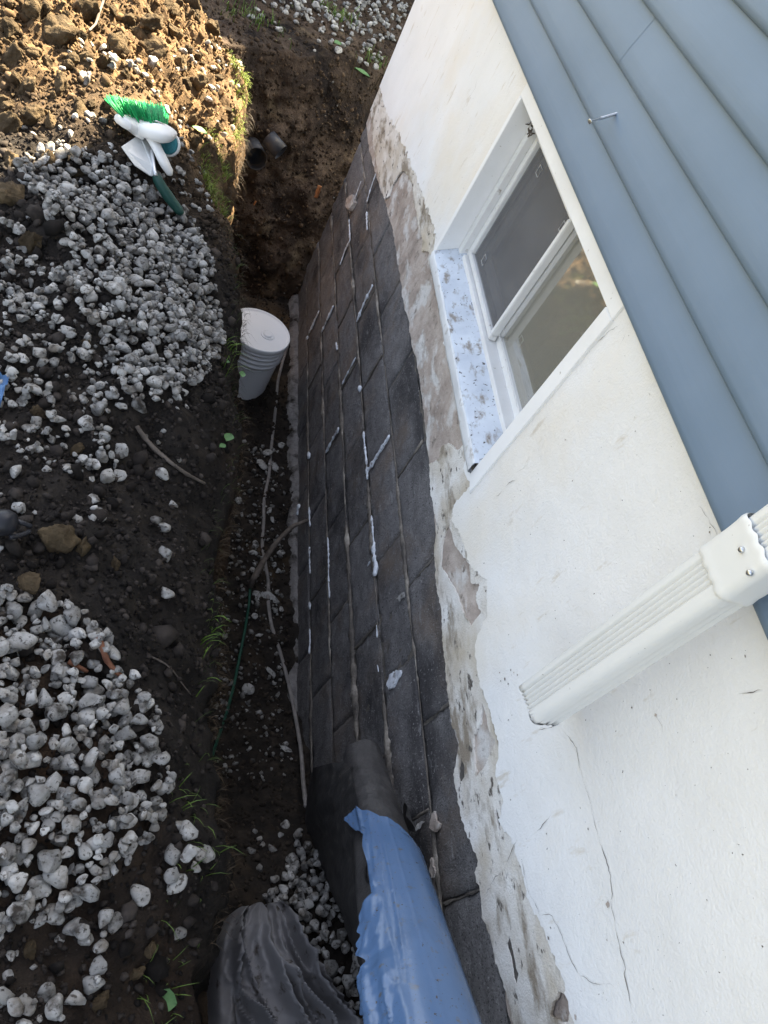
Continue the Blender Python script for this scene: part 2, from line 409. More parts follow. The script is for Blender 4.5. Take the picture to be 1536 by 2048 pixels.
# ================================================================ the ground
LIPY = [-1.5, .14, .34, .64, .88, 1.18, 1.44, 1.93, 2.2, 2.45, 3.1, 3.6, 3.75, 3.9, 4.3]
LIPX = [-.54, -.54, -.52, -.55, -.55, -.54, -.525, -.56, -.60, -.645, -.63, -.615, -.66, -.80, -1.05]
def lipx(y): return np.interp(y, LIPY, LIPX) + 0.020 * fbm(np.asarray(y) * 0 + 3.3, y, 0, 3.0, 3, 3) + 0.012 * fbm(np.asarray(y) * 0 + 9.3, y, 0, 14.0, 3, 4)
FLY = [-1.6, -.8, -.3, 0, .35, .55, .8, 1.1, 2.0, 4.3]
FLZ = [.34, .24, -.02, -.18, -.24, -.36, -.60, -.74, -.765, -.78]
def floor_z(x, y):
    b = np.interp(y, FLY, FLZ)
    return b + 0.018 * fbm(x, y, 0, 5, 4, 40) + 0.010 * fbm(x, y, 0, 28, 3, 44) + 0.05 * sst((-x - .30) / .2)
def bank_z(x, y):
    s = lipx(y) - x
    near = sst((2.2 - np.asarray(y)) / .5)
    z = 0.305 + 0.075 * sst((s + .02) / .13) + 0.13 * sst((s - .04) / .5) - 0.06 * near * sst(1 - (s - 0.0) / .22)
    z = z + 0.10 * sst((y - 2.0) / .6) * sst((s - .02) / .3) - .06 * sst((y - 3.3) / .5)
    ch = 0.55 + 0.9 * sst((y - 2.3) / .6)                 # the far end of the bank is all clods
    z = z + 0.030 * fbm(x, y, 0, 4.5, 3, 20) * sst((s + .03) / .12) + ch * (0.022 * fbm(x, y, 0, 14, 3, 24) + 0.016 * np.abs(fbm(x, y, 0, 34, 4, 28)))
    return z
# the spoil bank beside the trench and the trench face under it, one swept sheet
ys = np.arange(-1.4, 4.35, 0.0085)
S = np.r_[np.arange(1.75, 1.0, -0.02), np.arange(1.0, -0.001, -0.0085)]
T = np.linspace(0, 1, 46)[1:]
yy, ss = np.meshgrid(ys, S, indexing='ij')
Xb = lipx(yy) - ss
Zb = bank_z(Xb, yy)
yt, tt = np.meshgrid(ys, T, indexing='ij')
x0 = lipx(yt); z0 = bank_z(x0, yt); zf = np.interp(yt, FLY, FLZ) - .06
Xt = x0 + 0.015 + 0.11 * tt ** 1.2 + 0.03 * fbm(yt, tt * 1.2, 5, 5, 4, 50) * sst(tt / .2) + 0.012 * fbm(yt, tt * 1.2, 5, 30, 3, 55) * sst(tt / .1)
Zt = z0 + (zf - z0) * tt
Vb = np.stack([np.hstack([Xb, Xt]), np.hstack([yy, yt]), np.hstack([Zb, Zt])], -1).reshape(-1, 3)
dry_sunlit = sst((Vb[:, 1] + .25 * fbm(Vb[:, 0], Vb[:, 1], 0, 3, 3, 58) - 2.0) / .6)[:, None]                # drier soil at the far end, with golden sunlight put into its tint
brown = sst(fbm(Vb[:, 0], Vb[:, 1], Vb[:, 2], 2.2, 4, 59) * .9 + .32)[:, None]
bt = (1 - dry_sunlit) * ((1 - brown) * np.array([[.95, .98, 1.02]]) + brown * np.array([[1.9, 1.45, 1.1]])) + dry_sunlit * np.array([[4.6, 3.7, 2.5]])
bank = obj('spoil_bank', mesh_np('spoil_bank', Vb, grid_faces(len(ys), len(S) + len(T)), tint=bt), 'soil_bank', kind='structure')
# the trench floor
fx = np.arange(-.62, .03, 0.010); fy = np.arange(-1.4, 4.0, 0.010)
yy, xx = np.meshgrid(fy, fx, indexing='ij')
obj('trench_floor', mesh_np('trench_floor', np.stack([xx, yy, floor_z(xx, yy)], -1).reshape(-1, 3), grid_faces(len(fy), len(fx))), 'soil', kind='structure')
# the far end of the trench and the ground beyond it
def far_lip(x): return 4.35 + 0.92 * np.clip(x, -1.2, .8) + 0.03 * fbm(x, x * 0, 0, 6, 3, 61)
def far_ground(x, y): return 0.325 + 0.022 * fbm(x, y, 0, 3, 3, 63) + 0.010 * fbm(x, y, 0, 22, 3, 66)
fx = np.r_[np.arange(-2.2, -1.0, .04), np.arange(-1.0, 1.0, 0.011), np.arange(1.0, 2.4, .05)]
fxf = fx
tv = np.linspace(0, 1, 110)
gv = np.r_[np.arange(0.012, 1.6, 0.014), np.arange(1.6, 4.6, .06)]
xx, t2 = np.meshgrid(fx, tv, indexing='ij')
yl = far_lip(xx); zt = far_ground(xx, yl)
Y1 = 3.56 + (yl - 3.56) * t2 ** 1.35
Z1 = -.84 + (zt + .84) * (t2 ** .9)
Y1 = Y1 - (0.055 * fbm(xx, Z1, 3, 4.5, 4, 70) + 0.024 * fbm(xx, Z1, 3, 13, 5, 74, .62)) * sst((1 - t2) / .12) * sst(t2 / .05)
Z1 = Z1 + 0.015 * fbm(xx, Z1, 8, 14, 3, 78) * sst((1 - t2) / .12)
x3, g3 = np.meshgrid(fx, gv, indexing='ij')
Y3 = far_lip(x3) + g3
Z3 = far_ground(x3, Y3)
Vf = np.stack([np.hstack([xx, x3]), np.hstack([Y1, Y3]), np.hstack([Z1, Z3])], -1).reshape(-1, 3)
obj('trench_end_bank', mesh_np('trench_end_bank', Vf, grid_faces(len(fx), len(tv) + len(gv))), 'soil_red', kind='structure')
# lawn all round, out to the horizon, open over the dug ground
def ring(x0, x1, y0, y1, big, z):
    V = [(-big, -big, z), (big, -big, z), (big, big, z), (-big, big, z), (x0, y0, z), (x1, y0, z), (x1, y1, z), (x0, y1, z)]
    return V, [(0, 1, 5, 4), (1, 2, 6, 5), (2, 3, 7, 6), (3, 0, 4, 7)]
V, F = ring(-2.15, 2.3, -1.35, 7.6, 150, .30)
obj('lawn_ground', mesh_np('lawn_ground', np.array(V), F), 'lawn', kind='structure')

# ================================================================ the house
HY0, HY1 = -5.0, 3.66
house = empty('house', (3.0, 0, 0), 'house with bare block foundation, white stucco band and blue lap siding', 'house')
def part(name): return empty(name, (0, 0, 0), parent=house)
Y_BACK = 0.09
# --- foundation: backing of mortar, single blocks in running bond, joints and sealant
fnd = box('foundation_wall', .006, .30, HY0, HY1, -.86, 1.16, 'mortar_dark', house)
fnd_holes = True
def block_mesh(seed, L=.394, Hh=.195, D=.10):
    nu, nv = 27, 14
    u = np.linspace(0, 1, nu); v = np.linspace(0, 1, nv)
    uu, vv = np.meshgrid(u, v, indexing='ij')
    e = np.minimum(np.minimum(uu, 1 - uu) * L, np.minimum(vv, 1 - vv) * Hh)
    rnd = 0.004 * (1 - sst(e / .008))
    y = (uu - .5) * L; z = (vv - .5) * Hh
    y = y + .0025 * fbm(vv * 9, uu * 4, seed, 1, 2, seed) * (np.abs(uu - .5) > .47)
    z = z + .0025 * fbm(uu * 20, vv, seed, 1, 2, seed + 3) * (np.abs(vv - .5) > .46)
    x = rnd + .0030 * fbm(y, z, seed * 1.7, 34, 4, seed, .7) - .001 * fbm(y, z, seed, 6, 2, seed + 9)
    V = np.stack([x, y, z], -1).reshape(-1, 3)
    F = [tuple(f) for f in grid_faces(nu, nv)]
    edge = [i * nv for i in range(nu)] + [(nu - 1) * nv + j for j in range(1, nv)] + [i * nv + nv - 1 for i in range(nu - 2, -1, -1)] + [j for j in range(nv - 2, 0, -1)]
    n = len(V)
    Vb = V[edge].copy(); Vb[:, 0] = D
    F += [(edge[i], edge[(i + 1) % len(edge)], n + (i + 1) % len(edge), n + i) for i in range(len(edge))]
    return mesh_np('block', np.vstack([V, Vb]), F)
BLK = [block_mesh(s) for s in range(8)]
for b in BLK:
    b.materials.append(M['block'])
BLK_END = block_mesh(21, L=.19); BLK_END.materials.append(M['block'])
for c in range(-4, 3):
    off = .67 if c % 2 else .87
    z = c * .2 + .1
    y = off - .4 * 4
    while y < HY1 - .02:
        y1 = min(y + .4, HY1)
        L = y1 - y
        if L > .3 or L > .15:
            me = BLK[random.randrange(8)] if L > .3 else BLK_END
            o = bpy.data.objects.new('block', me)
            o.location = (random.uniform(-.002, .003), (y + y1) / 2, z)
            o.rotation_euler = (R(random.uniform(-.25, .25)), 0, R(random.uniform(-.3, .3)))
            if random.random() < .5: o.scale = (1, -1, 1) if False else (1, 1, 1)
            if L > .3: o.scale.y = (L - .006) / .394
            put(o, fnd)
        y = y1
# mortar squeezed out along the bed joints
for k, (z, r0, pr) in enumerate([(-.6, .0070, .003), (-.4, .0095, .004), (-.2, .012, .005), (0, .013, .006), (.2, .0085, .002)]):
    y = np.arange(-.6, 3.6, .012)
    r = r0 * (0.72 + 0.75 * fbm(y, y * 0, k, 3, 5, 80 + k, .6)); r = np.clip(r, .001, .02)
    if k == 3: r = r * (1 + 1.2 * sst((.85 - y) / .3))
    P = np.column_stack([np.full(len(y), -pr + .004), y, z + .004 * fbm(y, y * 0, k, 2.5, 3, 90 + k)])
    V, F = tube_np(P, r, 9, (0, .5), .5, k)
    obj('mortar_joint', mesh_np('mortar_joint', V, F), 'mortar', fnd)
# mortar in some of the upright joints
for c in range(-3, 2):
    off = .67 if c % 2 else .87
    for i in range(-2, 7):
        y = off + .4 * i
        if not -.4 < y < 3.5 or random.random() < .35: continue
        z = np.linspace(c * .2 + .012, c * .2 + .188, 14)
        r = np.clip(.0045 * (0.8 + .6 * fbm(z, z * 0 + y, c, 22, 3, 7)), .002, .009)
        if random.random() < .4: r = r * (z > c * .2 + random.uniform(.03, .12)) + .001
        V, F = tube_np(np.column_stack([np.full(14, .002), y + .003 * fbm(z, z * 0, y, 20, 2, 8), z]), r, 7, (0, .8), .3, c)
        obj('mortar_joint', mesh_np('mortar_joint', V, F), random.choice(['mortar', 'mortar_dark']), fnd)
# white sealant gunned into the cracked joints
SEAL = [([(745, 570), (728, 606), (713, 643)], 4.5), ([(779, 871), (758, 905), (738, 938), (732, 940)], 4.5),
        ([(678, 856), (664, 880), (651, 906)], 4), ([(638, 622), (625, 650), (613, 679)], 3.2), ([(667, 611), (655, 638), (643, 664)], 3),
        ([(727, 864), (729, 890), (733, 925), (735, 958)], 3.6), ([(743, 1032), (745, 1050), (747, 1080), (749, 1100)], 3.6),
        ([(746, 1090), (748, 1110), (751, 1130), (749, 1152)], 7), ([(749, 1118), (739, 1125), (735, 1132)], 3),
        ([(655, 1075), (657, 1110), (657, 1160), (659, 1196)], 2.8), ([(618, 1015), (619, 1040), (620, 1052)], 4),
        ([(619, 1095), (619, 1120), (620, 1148)], 2.8), ([(619, 1205), (620, 1218)], 3.4), ([(619, 1258), (620, 1280), (618, 1308)], 3),
        ([(752, 346), (741, 378), (733, 405)], 2.6), ([(733, 424), (734, 460)], 3.2), ([(722, 362), (712, 390), (699, 425)], 1.8),
        ([(698, 440), (700, 480), (690, 500), (680, 530)], 2.4), ([(617, 905), (618, 916)], 5), ([(718, 772), (720, 782)], 5.5),
        ([(753, 1250), (754, 1275)], 2.2), ([(755, 1330), (757, 1343)], 4), ([(704, 1410), (706, 1424)], 4.5), ([(598, 1008), (594, 1030)], 5),
        ([(711, 715), (697, 742), (684, 768)], 2.2), ([(592, 1172), (590, 1184)], 5), ([(672, 685), (674, 700)], 3.5), ([(590, 690), (586, 695)], 4)]
for i, (pp, w) in enumerate(SEAL):
    P = np.array([at_x(a, b, -.006) for a, b in pp])
    P = resample(P, .008)
    depth = float((P.mean(0) - CAM) @ FWD)
    r = w / FPX * depth * (0.85 + .5 * fbm(np.arange(len(P)) * .8, np.zeros(len(P)), i, 1, 3, 5))
    r = np.clip(r, .002, .02); r[0] *= .6; r[-1] *= .6
    V, F = tube_np(P, r, 9, (0, .55), .4, i)
    obj('sealant_bead', mesh_np('sealant_bead', V, F), 'sealant', fnd)
# the smeared blob of sealant
def blob(name, outline_px, x, m, parent, th=.006, seed=0):
    P = np.array([at_x(a, b, x)[1:] for a, b in outline_px])
    P = ragged(np.vstack([P, P[:1]]), .006, .003, seed, 90)[:-1]
    return slab(name, P, [], x, th, m, parent, spacing=.008, wob=.003, wf=60, seed=seed)
blob('sealant_smear', [(800, 1340), (799, 1350), (785, 1375), (778, 1379), (772, 1370), (776, 1352), (788, 1342)], -.008, 'sealant', fnd, seed=2)
blob('sealant_smear', [(806, 1183), (808, 1195), (797, 1203), (792, 1195)], -.004, 'chip', fnd, .004, 4)
blob('plaster_crust', [(868, 1622), (870, 1640), (880, 1650), (868, 1664), (858, 1655), (862, 1630)], -.008, 'parge', fnd, seed=6)
blob('plaster_crust', [(845, 1642), (832, 1648), (826, 1660), (836, 1654)], -.010, 'parge', fnd, seed=7)
blob('plaster_crust', [(862, 1715), (868, 1740), (864, 1760), (858, 1740)], -.008, 'parge', fnd, seed=8)
blob('plaster_crust', [(703, 388), (692, 398), (690, 412), (697, 420), (706, 405)], -.02, 'parge', fnd, .02, seed=9)
# footing ledge under the wall
fy = np.arange(-.6, 3.66, .02)
prof = [(.02, -.735), (-.012, -.738), (-.035, -.75), (-.042, -.78), (-.045, -.9)]
V = []
for y in fy:
    for k, (x, z) in enumerate(prof):
        V.append((x - .010 * fbm(y, k * .7, 0, 6, 3, 33) - .006 * fbm(y, k * .7, 2, 30, 2, 35), y, z + .010 * fbm(y, k, 0, 5, 3, 36)))
obj('footing', mesh_np('footing', np.array(V), grid_faces(len(fy), len(prof))), 'footing', house)

# --- plaster coats on the upper wall
WY0, WY1, WZ0, WZ1 = 1.150, 2.045, .632, 1.146           # window opening
def wallpts(px, x): return np.array([at_x(a, b, x)[1:] for a, b in px])
opening = [(WY0 - .006, WZ0 - .002), (WY1 + .006, WZ0 - .002), (WY1 + .006, WZ1 + .006), (WY0 - .006, WZ1 + .006)]
PARGE_EDGE = [(736, 288), (744, 320), (752, 350), (770, 405), (785, 460), (792, 500), (800, 560), (812, 620), (826, 690), (838, 760), (848, 840),
              (856, 900), (862, 950), (866, 1000), (871, 1050), (876, 1120), (882, 1200), (886, 1270), (892, 1350), (902, 1440), (914, 1490), (914, 1540),
              (922, 1600), (938, 1660), (957, 1730), (964, 1790), (972, 1850), (990, 1910), (1010, 1980), (1022, 2046)]
XP, XW = -.0085, -.0140
pe = ragged(wallpts(PARGE_EDGE, XP), .012, .004, 1, 40)
pe = np.vstack([[HY1 - .002, pe[0, 1]], pe, [[HY0, .42]]])
slab('base_coat', np.vstack([pe, [[HY0, 1.15], [HY1 - .002, 1.15]]]), [opening], XP, .018, 'parge', house, spacing=.03, wob=.004, wf=14, seed=3)
def cr8(p): return [(780 + a / 2.032, 950 + b / 2.032) for a, b in p]
def cr4(p): return [(850 + a / 2.526, 1440 + b / 2.526) for a, b in p]
WHITE_EDGE = [(744, 250), (746, 290), (752, 328), (762, 372), (768, 398), (778, 392), (785, 370), (796, 350), (804, 342), (812, 346), (824, 364), (828, 385),
              (826, 405), (833, 425), (838, 455), (846, 480), (843, 505), (852, 500), (868, 514), (876, 542), (882, 598), (887, 640), (901, 656), (890, 676), (904, 692), (908, 728),
              (913, 777), (926, 788), (925, 819), (938, 851), (942, 887), (930, 889), (914, 900), (900, 886), (879, 897), (880, 917), (860, 928), (862, 988), (866, 1000),
              (873, 1048), (868, 1098), (870, 1171), (882, 1216), (884, 1270), (892, 1344), (897, 1393), (904, 1452), (919, 1481), (908, 1550), (917, 1604), (930, 1660),
              (957, 1722), (949, 1749), (960, 1780), (964, 1836), (978, 1867), (988, 1915), (1009, 1982), (1019, 2014), (1024, 2046)]
we = ragged(wallpts(WHITE_EDGE, XW), .0055, .0036, 2, 110)
H1 = cr8([(240, 200), (265, 290), (300, 330), (325, 362), (330, 440), (368, 445), (350, 500), (370, 560), (330, 615), (300, 560), (270, 480), (235, 420), (205, 370), (212, 270)])
H2 = cr8([(375, 925), (385, 960), (400, 1040), (425, 1075), (420, 1110), (380, 1190), (350, 1230), (338, 1120), (338, 1060), (365, 1010)])
H3 = cr4([(680, 1370), (720, 1390), (735, 1460), (720, 1530), (630, 1500), (645, 1430)])
H4 = cr4([(185, 190), (200, 240), (200, 290), (180, 320), (170, 290), (172, 240)])
H5 = cr4([(425, 1090), (440, 1160), (455, 1230), (470, 1290), (460, 1340), (448, 1290), (430, 1200), (410, 1120)])
H6 = cr4([(480, 1195), (492, 1240), (490, 1280), (478, 1250)])
H7 = cr4([(365, 440), (380, 500), (385, 560), (372, 540), (360, 480)])
H8 = cr4([(490, 860), (504, 880), (500, 912), (489, 908)])
def hole(h, seed, amp=.0022):
    P = wallpts(h, XW); return ragged(np.vstack([P, P[:1]]), .006, amp, seed, 110)[:-1]
# the weathered strip low down is a rougher, dirtier coat; the clean paint starts above it
DIRT_TOP = [(752, 150), (775, 230), (800, 270), (824, 330), (850, 400), (872, 470)]
CLEAN = [(955, 962), (930, 985), (908, 1010), (905, 1040), (925, 1075), (942, 1130), (975, 1165), (976, 1230), (952, 1290), (962, 1370), (980, 1420), (1000, 1490), (990, 1545), (1010, 1600), (1000, 1640),
         (1030, 1690), (1046, 1740), (1060, 1800), (1095, 1870), (1125, 1950), (1150, 2046)]
we_full = np.vstack([[HY1 - .004, we[0, 1]], we, [[HY0, .44]]])
holes = [hole(h, 10 + i) for i, h in enumerate([H1, H2, H3, H4, H5, H6, H7, H8])]
slab('weathered_coat', np.vstack([we_full, [[HY0, 1.13], [HY1 - .004, 1.13]]]), holes + [opening], XW, .005, 'stucco_dirty', house, spacing=.025, wob=.0022, wf=7, seed=9)
ce = ragged(np.vstack([wallpts(DIRT_TOP, XW)]), .008, .008, 3, 40)
ce = ce[ce[:, 0] < HY1 - .012]
cl = ragged(wallpts(CLEAN, XW), .0055, .0050, 4, 55)
wt = .045
clean = np.vstack([[[HY1 - .006, ce[0, 1]]], ce, [[WY1 + .008, WZ0 - .004], [WY1 + .008, WZ1 + .008], [WY0 - .008, WZ1 + .008], [WY0 - .008, WZ0 - .03]], cl,
                   [[HY0, .62], [HY0, 1.215], [HY1 - .006, 1.215]]])
stucco = slab('stucco_coat', clean, [], XW - .0018, .0018, 'stucco', house, spacing=.03, wob=.0022, wf=7, seed=9)
# chipped white paint hanging on under the sill
fl = ragged(wallpts([(872, 515), (878, 545), (884, 600), (889, 640), (902, 655), (892, 676), (905, 692), (910, 730), (915, 777), (927, 786), (926, 819), (940, 850), (944, 890), (934, 925), (944, 950), (957, 955)], XW - .004), .006, .0025, 44, 130)
fl[:, 1] = np.minimum(fl[:, 1] - .022, WZ0 - .018)
slab('paint_flake', np.vstack([fl, [[WY0 - .03, WZ0 - .010], [WY1 + .01, WZ0 - .010]]]), [], XW - .0035, .004, 'trim', house, spacing=.02, wob=.001, wf=20, seed=9)

# --- cracks in the stucco, thin open lines
def crack(px, w, m='crack', x=XW - .0032, seed=0, jit=.0018, parent=None):
    P = wallpts(px, x)
    P = ragged(P, .006, jit, seed, 120)
    n = len(P); t = np.gradient(P, axis=0); t /= np.linalg.norm(t, axis=1)[:, None] + 1e-9
    nrm = np.column_stack([-t[:, 1], t[:, 0]])
    wd = .62 * w * np.clip(.55 + .8 * fbm(np.arange(n) * .35, np.zeros(n), seed, 1, 3, seed), .12, 2) * sst(np.minimum(np.arange(n), np.arange(n)[::-1]) / 6 + .05)
    w3 = .0022 * fbm(P[:, 0], P[:, 1], 0, 7, 3, 9)
    A = np.column_stack([x - w3, P + nrm * wd[:, None]]); B = np.column_stack([x - w3, P - nrm * wd[:, None]])
    C = np.column_stack([x + .004 - w3, P]);
    V = np.vstack([A, B, C]); F = [(i, i + 1, n + i + 1, n + i) for i in range(n - 1)]
    return obj('crack', mesh_np('crack', V[:2 * n], F), m, parent or stucco)
crack(cr4([(690, 55), (720, 80), (760, 140), (780, 230), (795, 290), (815, 350), (835, 430), (850, 510), (880, 610), (910, 690), (930, 780), (945, 890), (935, 930), (950, 990), (968, 1080), (985, 1160), (1005, 1240), (1015, 1330), (1035, 1430), (1055, 1536)]), .0009, seed=1)
crack(cr4([(560, 55), (610, 42), (650, 28), (690, 25)]), .0010, seed=2)
crack(cr4([(300, 890), (350, 800), (400, 750), (440, 660), (475, 600)]), .0013, seed=3)
crack(cr4([(560, 620), (570, 560), (610, 510), (645, 465)]), .0009, seed=4)
crack([(1005, 1450), (1000, 1440), (995, 1425)], .0012, seed=5)
crack([(1475, 1388), (1490, 1386), (1505, 1383), (1525, 1380)], .0022, seed=6)
crack([(1305, 1420), (1312, 1430), (1320, 1450), (1328, 1468)], .0010, seed=7)
crack([(1007, 978), (1020, 965), (1035, 958)], .0016, seed=8)
crack([(1035, 945), (1052, 930), (1062, 915)], .0012, seed=9)
crack([(1072, 915), (1085, 910)], .0022, seed=10)
crack([(1120, 870), (1115, 880)], .001, seed=11)
crack([(985, 1000), (998, 990), (1010, 975)], .0010, seed=12)
crack([(1180, 700), (1215, 665), (1240, 650)], .0010, seed=13)
crack([(1240, 690), (1250, 675), (1253, 660)], .0010, seed=14)
crack([(1395, 1005), (1445, 1085)], .0011, seed=15)
crack(cr4([(580, 985), (640, 985), (665, 1030), (700, 1110), (725, 1190), (770, 1280), (820, 1310), (850, 1340), (930, 1330), (965, 1360)]), .0008, seed=16)
crack(cr4([(585, 990), (560, 930), (525, 870), (510, 780), (490, 700)]), .0014, seed=17)
crack([(838, 270), (846, 250), (850, 225)], .0009, seed=18)
crack([(935, 200), (950, 175), (955, 150)], .0006, seed=19)
# pock marks where paint has flaked
for i, (a, b, w) in enumerate([(970, 1175, .0022), (973, 1182, .003), (960, 1150, .001), (1000, 1345, .002), (1010, 1358, .0025), (1022, 1340, .002), (1035, 1350, .0018), (1002, 1362, .0016), (1017, 1368, .002),
                               (1028, 1345, .0015), (1017, 1440, .0018), (1024, 1430, .0015), (1130, 880, .0018), (1270, 862, .0012), (1420, 1065, .0015), (1310, 1430, .003), (1352, 1398, .001), (1263, 1415, .0018), (1214, 1810, .005),
                               (1093, 1668, .0016), (1175, 1658, .0018), (1352, 1590, .0014), (1422, 1535, .0010), (1415, 1800, .0012), (1490, 1312, .0018), (1420, 1310, .0012), (1247, 1885, .0018), (1213, 1880, .0014), (1098, 1876, .003), (1090, 1902, .0022), (1150, 2034, .003),
                               (1170, 1440, .0014), (900, 330, .001), (1040, 90, .001)]):
    c = wallpts([(a, b)], XW - .0032)[0]
    th = np.linspace(0, 2 * math.pi, 9, endpoint=False)
    rr = w * (1 + .5 * RNG.uniform(-1, 1, 9))
    w3 = .0022 * float(fbm(c[0], c[1], 0, 7, 3, 9))
    V = np.column_stack([np.full(9, XW - .0036 - w3), c[0] + rr * np.cos(th), c[1] + rr * np.sin(th) * .8])
    obj('paint_chip', mesh_np('paint_chip', V, [tuple(range(9))]), 'crack' if i % 3 else 'parge', stucco)
# dark mould blisters along the weathered strip
for h, sd_ in ((H4, 31), (H5, 32), (H6, 33), (H7, 34), (H8, 35)):
    P = hole(h, sd_); c = P.mean(0)
    slab('mould_patch', c + (P - c) * 1.15, [], XW + .0030, .003, 'mould', house, spacing=.01, seed=sd_)

# --- window
win = empty('window', (0, 0, 0), parent=house)
TX0, TX1 = XW - .0085, XW + .012                             # flat painted surround, a little proud of the stucco
def quadprism(name, pts_yz, x0, x1, m, parent, bev=.0015):
    bm = bmesh.new()
    a = [bm.verts.new((x0, p[0], p[1])) for p in pts_yz]; b = [bm.verts.new((x1, p[0], p[1])) for p in pts_yz]
    bm.faces.new(a); bm.faces.new(b[::-1]); n = len(a)
    for i in range(n): bm.faces.new((a[i], b[i], b[(i + 1) % n], a[(i + 1) % n]))
    bmesh.ops.recalc_face_normals(bm, faces=bm.faces)
    if bev: bmesh.ops.bevel(bm, geom=list(bm.edges), offset=bev, segments=2, affect='EDGES')
    me = bpy.data.meshes.new(name); bm.to_mesh(me); bm.free()
    return obj(name, me, m, parent)
FW = .022
quadprism('surround', [(WY1, WZ0 - .01), (WY1 + FW, WZ0 - .02), (WY1 + FW, WZ1 + .01), (WY1, WZ1 + .01)], TX0, .10, 'trim', win)
quadprism('surround', [(WY0 - .048, WZ0 - .03), (WY0, WZ0 - .012), (WY0, WZ1 + .01), (WY0 - .044, WZ1 + .01)], TX0, .10, 'trim', win)
quadprism('surround', [(WY0 - .043, WZ1 + .0105), (WY1 + FW, WZ1 + .0105), (WY1 + FW, WZ1 + .055), (WY0 - .043, WZ1 + .055)], TX0 + .001, .10, 'trim', win)
# sloping sill with a rounded nose
ny = 60
sp = [(.060, .704), (.046, .698), (.03, .690), (.010, .6795), (-.010, .669), (-.022, .6625), (-.029, .6592), (-.0292, .650)]
yy = np.linspace(WY0 + .001, WY1 - .001, ny)
V = [(x + .0012 * float(fbm(y, k, 0, 20, 2, 12)), y, z + .0012 * float(fbm(y, k, 3, 14, 3, 14))) for y in yy for k, (x, z) in enumerate(sp)]
obj('sill', mesh_np('sill', np.array(V), grid_faces(ny, len(sp))), 'sill', win)
np_ = [(-.0285, .6595), (-.0315, .6585), (-.0325, .654), (-.0320, .632), (-.0300, .624), (-.024, .621), (-.010, .620)]
V = [(x + .0016 * float(fbm(y, k * .3, 0, 16, 3, 32)), y, z + .0010 * float(fbm(y, k, 3, 14, 3, 34))) for y in yy for k, (x, z) in enumerate(np_)]
obj('sill_nose', mesh_np('sill_nose', np.array(V), grid_faces(ny, len(np_))), 'nose', win)
box('track', .044, .110, WY0 + .0305, WY1 - .0505, .690, .7105, 'frame', win, .003)
# stepped jamb lining on the far side and head lining
quadprism('jamb_lining', [(WY1 - .030, WZ0 + .05), (WY1 - .001, WZ0 + .04), (WY1 - .001, WZ1 - .002), (WY1 - .030, WZ1 - .002)], .040, .098, 'frame', win)
quadprism('jamb_lining', [(WY1 - .048, WZ0 + .06), (WY1 - .0305, WZ0 + .055), (WY1 - .0305, WZ1 - .002), (WY1 - .048, WZ1 - .002)], .060, .098, 'frame', win)
quadprism('jamb_lining', [(WY0 + .001, WZ0 + .05), (WY0 + .030, WZ0 + .05), (WY0 + .030, WZ1 - .002), (WY0 + .001, WZ1 - .002)], .050, .098, 'frame', win)
quadprism('head_lining', [(WY0 + .0305, WZ1 - .030), (WY1 - .0485, WZ1 - .030), (WY1 - .0485, WZ1 - .001), (WY0 + .0305, WZ1 - .001)], .045, .098, 'frame', win)
# two sliding sashes
SY0, SYM, SY1, SZ0, SZ1 = WY0 + .034, 1.600, WY1 - .050, .712, WZ1 - .032
def sash(y0, y1, z0, z1, x, w, paneM, back):
    s = empty('sash', (0, 0, 0), parent=win)
    s['kind'] = 'thing'
    def bar(a, b, c, d): quadprism('sash_rail', [(a, c), (b, c), (b, d), (a, d)], x, x + .022, 'frame', s, .0025)
    bar(y0, y1, z0, z0 + w); bar(y0, y1, z1 - w, z1); bar(y0, y0 + w, z0 + w + .0006, z1 - w - .0006); bar(y1 - w, y1, z0 + w + .0006, z1 - w - .0006)
    V = np.array([(x + .012, y0 + w - .004, z0 + w - .004), (x + .012, y1 - w + .004, z0 + w - .004), (x + .012, y1 - w + .004, z1 - w + .004), (x + .012, y0 + w - .004, z1 - w + .004)])
    Vb = V + [.004, 0, 0]
    obj('pane', mesh_np('pane', np.vstack([V, Vb]), [(0, 3, 2, 1), (4, 5, 6, 7), (0, 1, 5, 4), (1, 2, 6, 5), (2, 3, 7, 6), (3, 0, 4, 7)], smooth=False), paneM, s)
    return s
def flat_sash(*a):
    """sub-parts hang straight under the window: thing > part > sub-part"""
    s = sash(*a)
    for c in list(s.children):
        c.parent = win; c.matrix_parent_inverse = Matrix.Identity(4)
    bpy.data.objects.remove(s)
flat_sash(SYM - .012, SY1, SZ0, SZ1, .056, .017, 'screen', 0)
flat_sash(SYM - .003, SY1 - .012, SZ0 + .012, SZ1 - .012, .096, .030, 'glass', 0)
flat_sash(SY0, SYM + .014, SZ0 - .004, SZ1, .082, .024, 'glass', 0)
# pull tabs of the screen frame
for (a, b) in ((1078, 342), (968, 520), (1125, 455), (1005, 670)):
    c = at_x(a, b, .0655)
    V, F = tube_np([(c[0], c[1] + dy, c[2] + dz) for dy, dz in ((-.012, -.012), (.012, -.012), (.012, .012), (-.012, .012), (-.012, -.011))], .0012, 5)
    obj('pull_tab', mesh_np('pull_tab', V, F), 'frame', win)
# cobweb dirt in the top corner
for i in range(7):
    c = at_x(1060 + random.uniform(-6, 8), 262 + random.uniform(-18, 18), .03)
    P = [c + RNG.uniform(-.012, .012, 3) for _ in range(4)]
    V, F = tube_np(smooth_path(P, .003), .0015, 5, jit=.5)
    obj('cobweb_dirt', mesh_np('cobweb_dirt', V, F), 'root', win)
# room behind the glass
box('room_back', .60, .62, WY0 - .5, WY1 + .5, .3, 1.5, 'curtain', win)
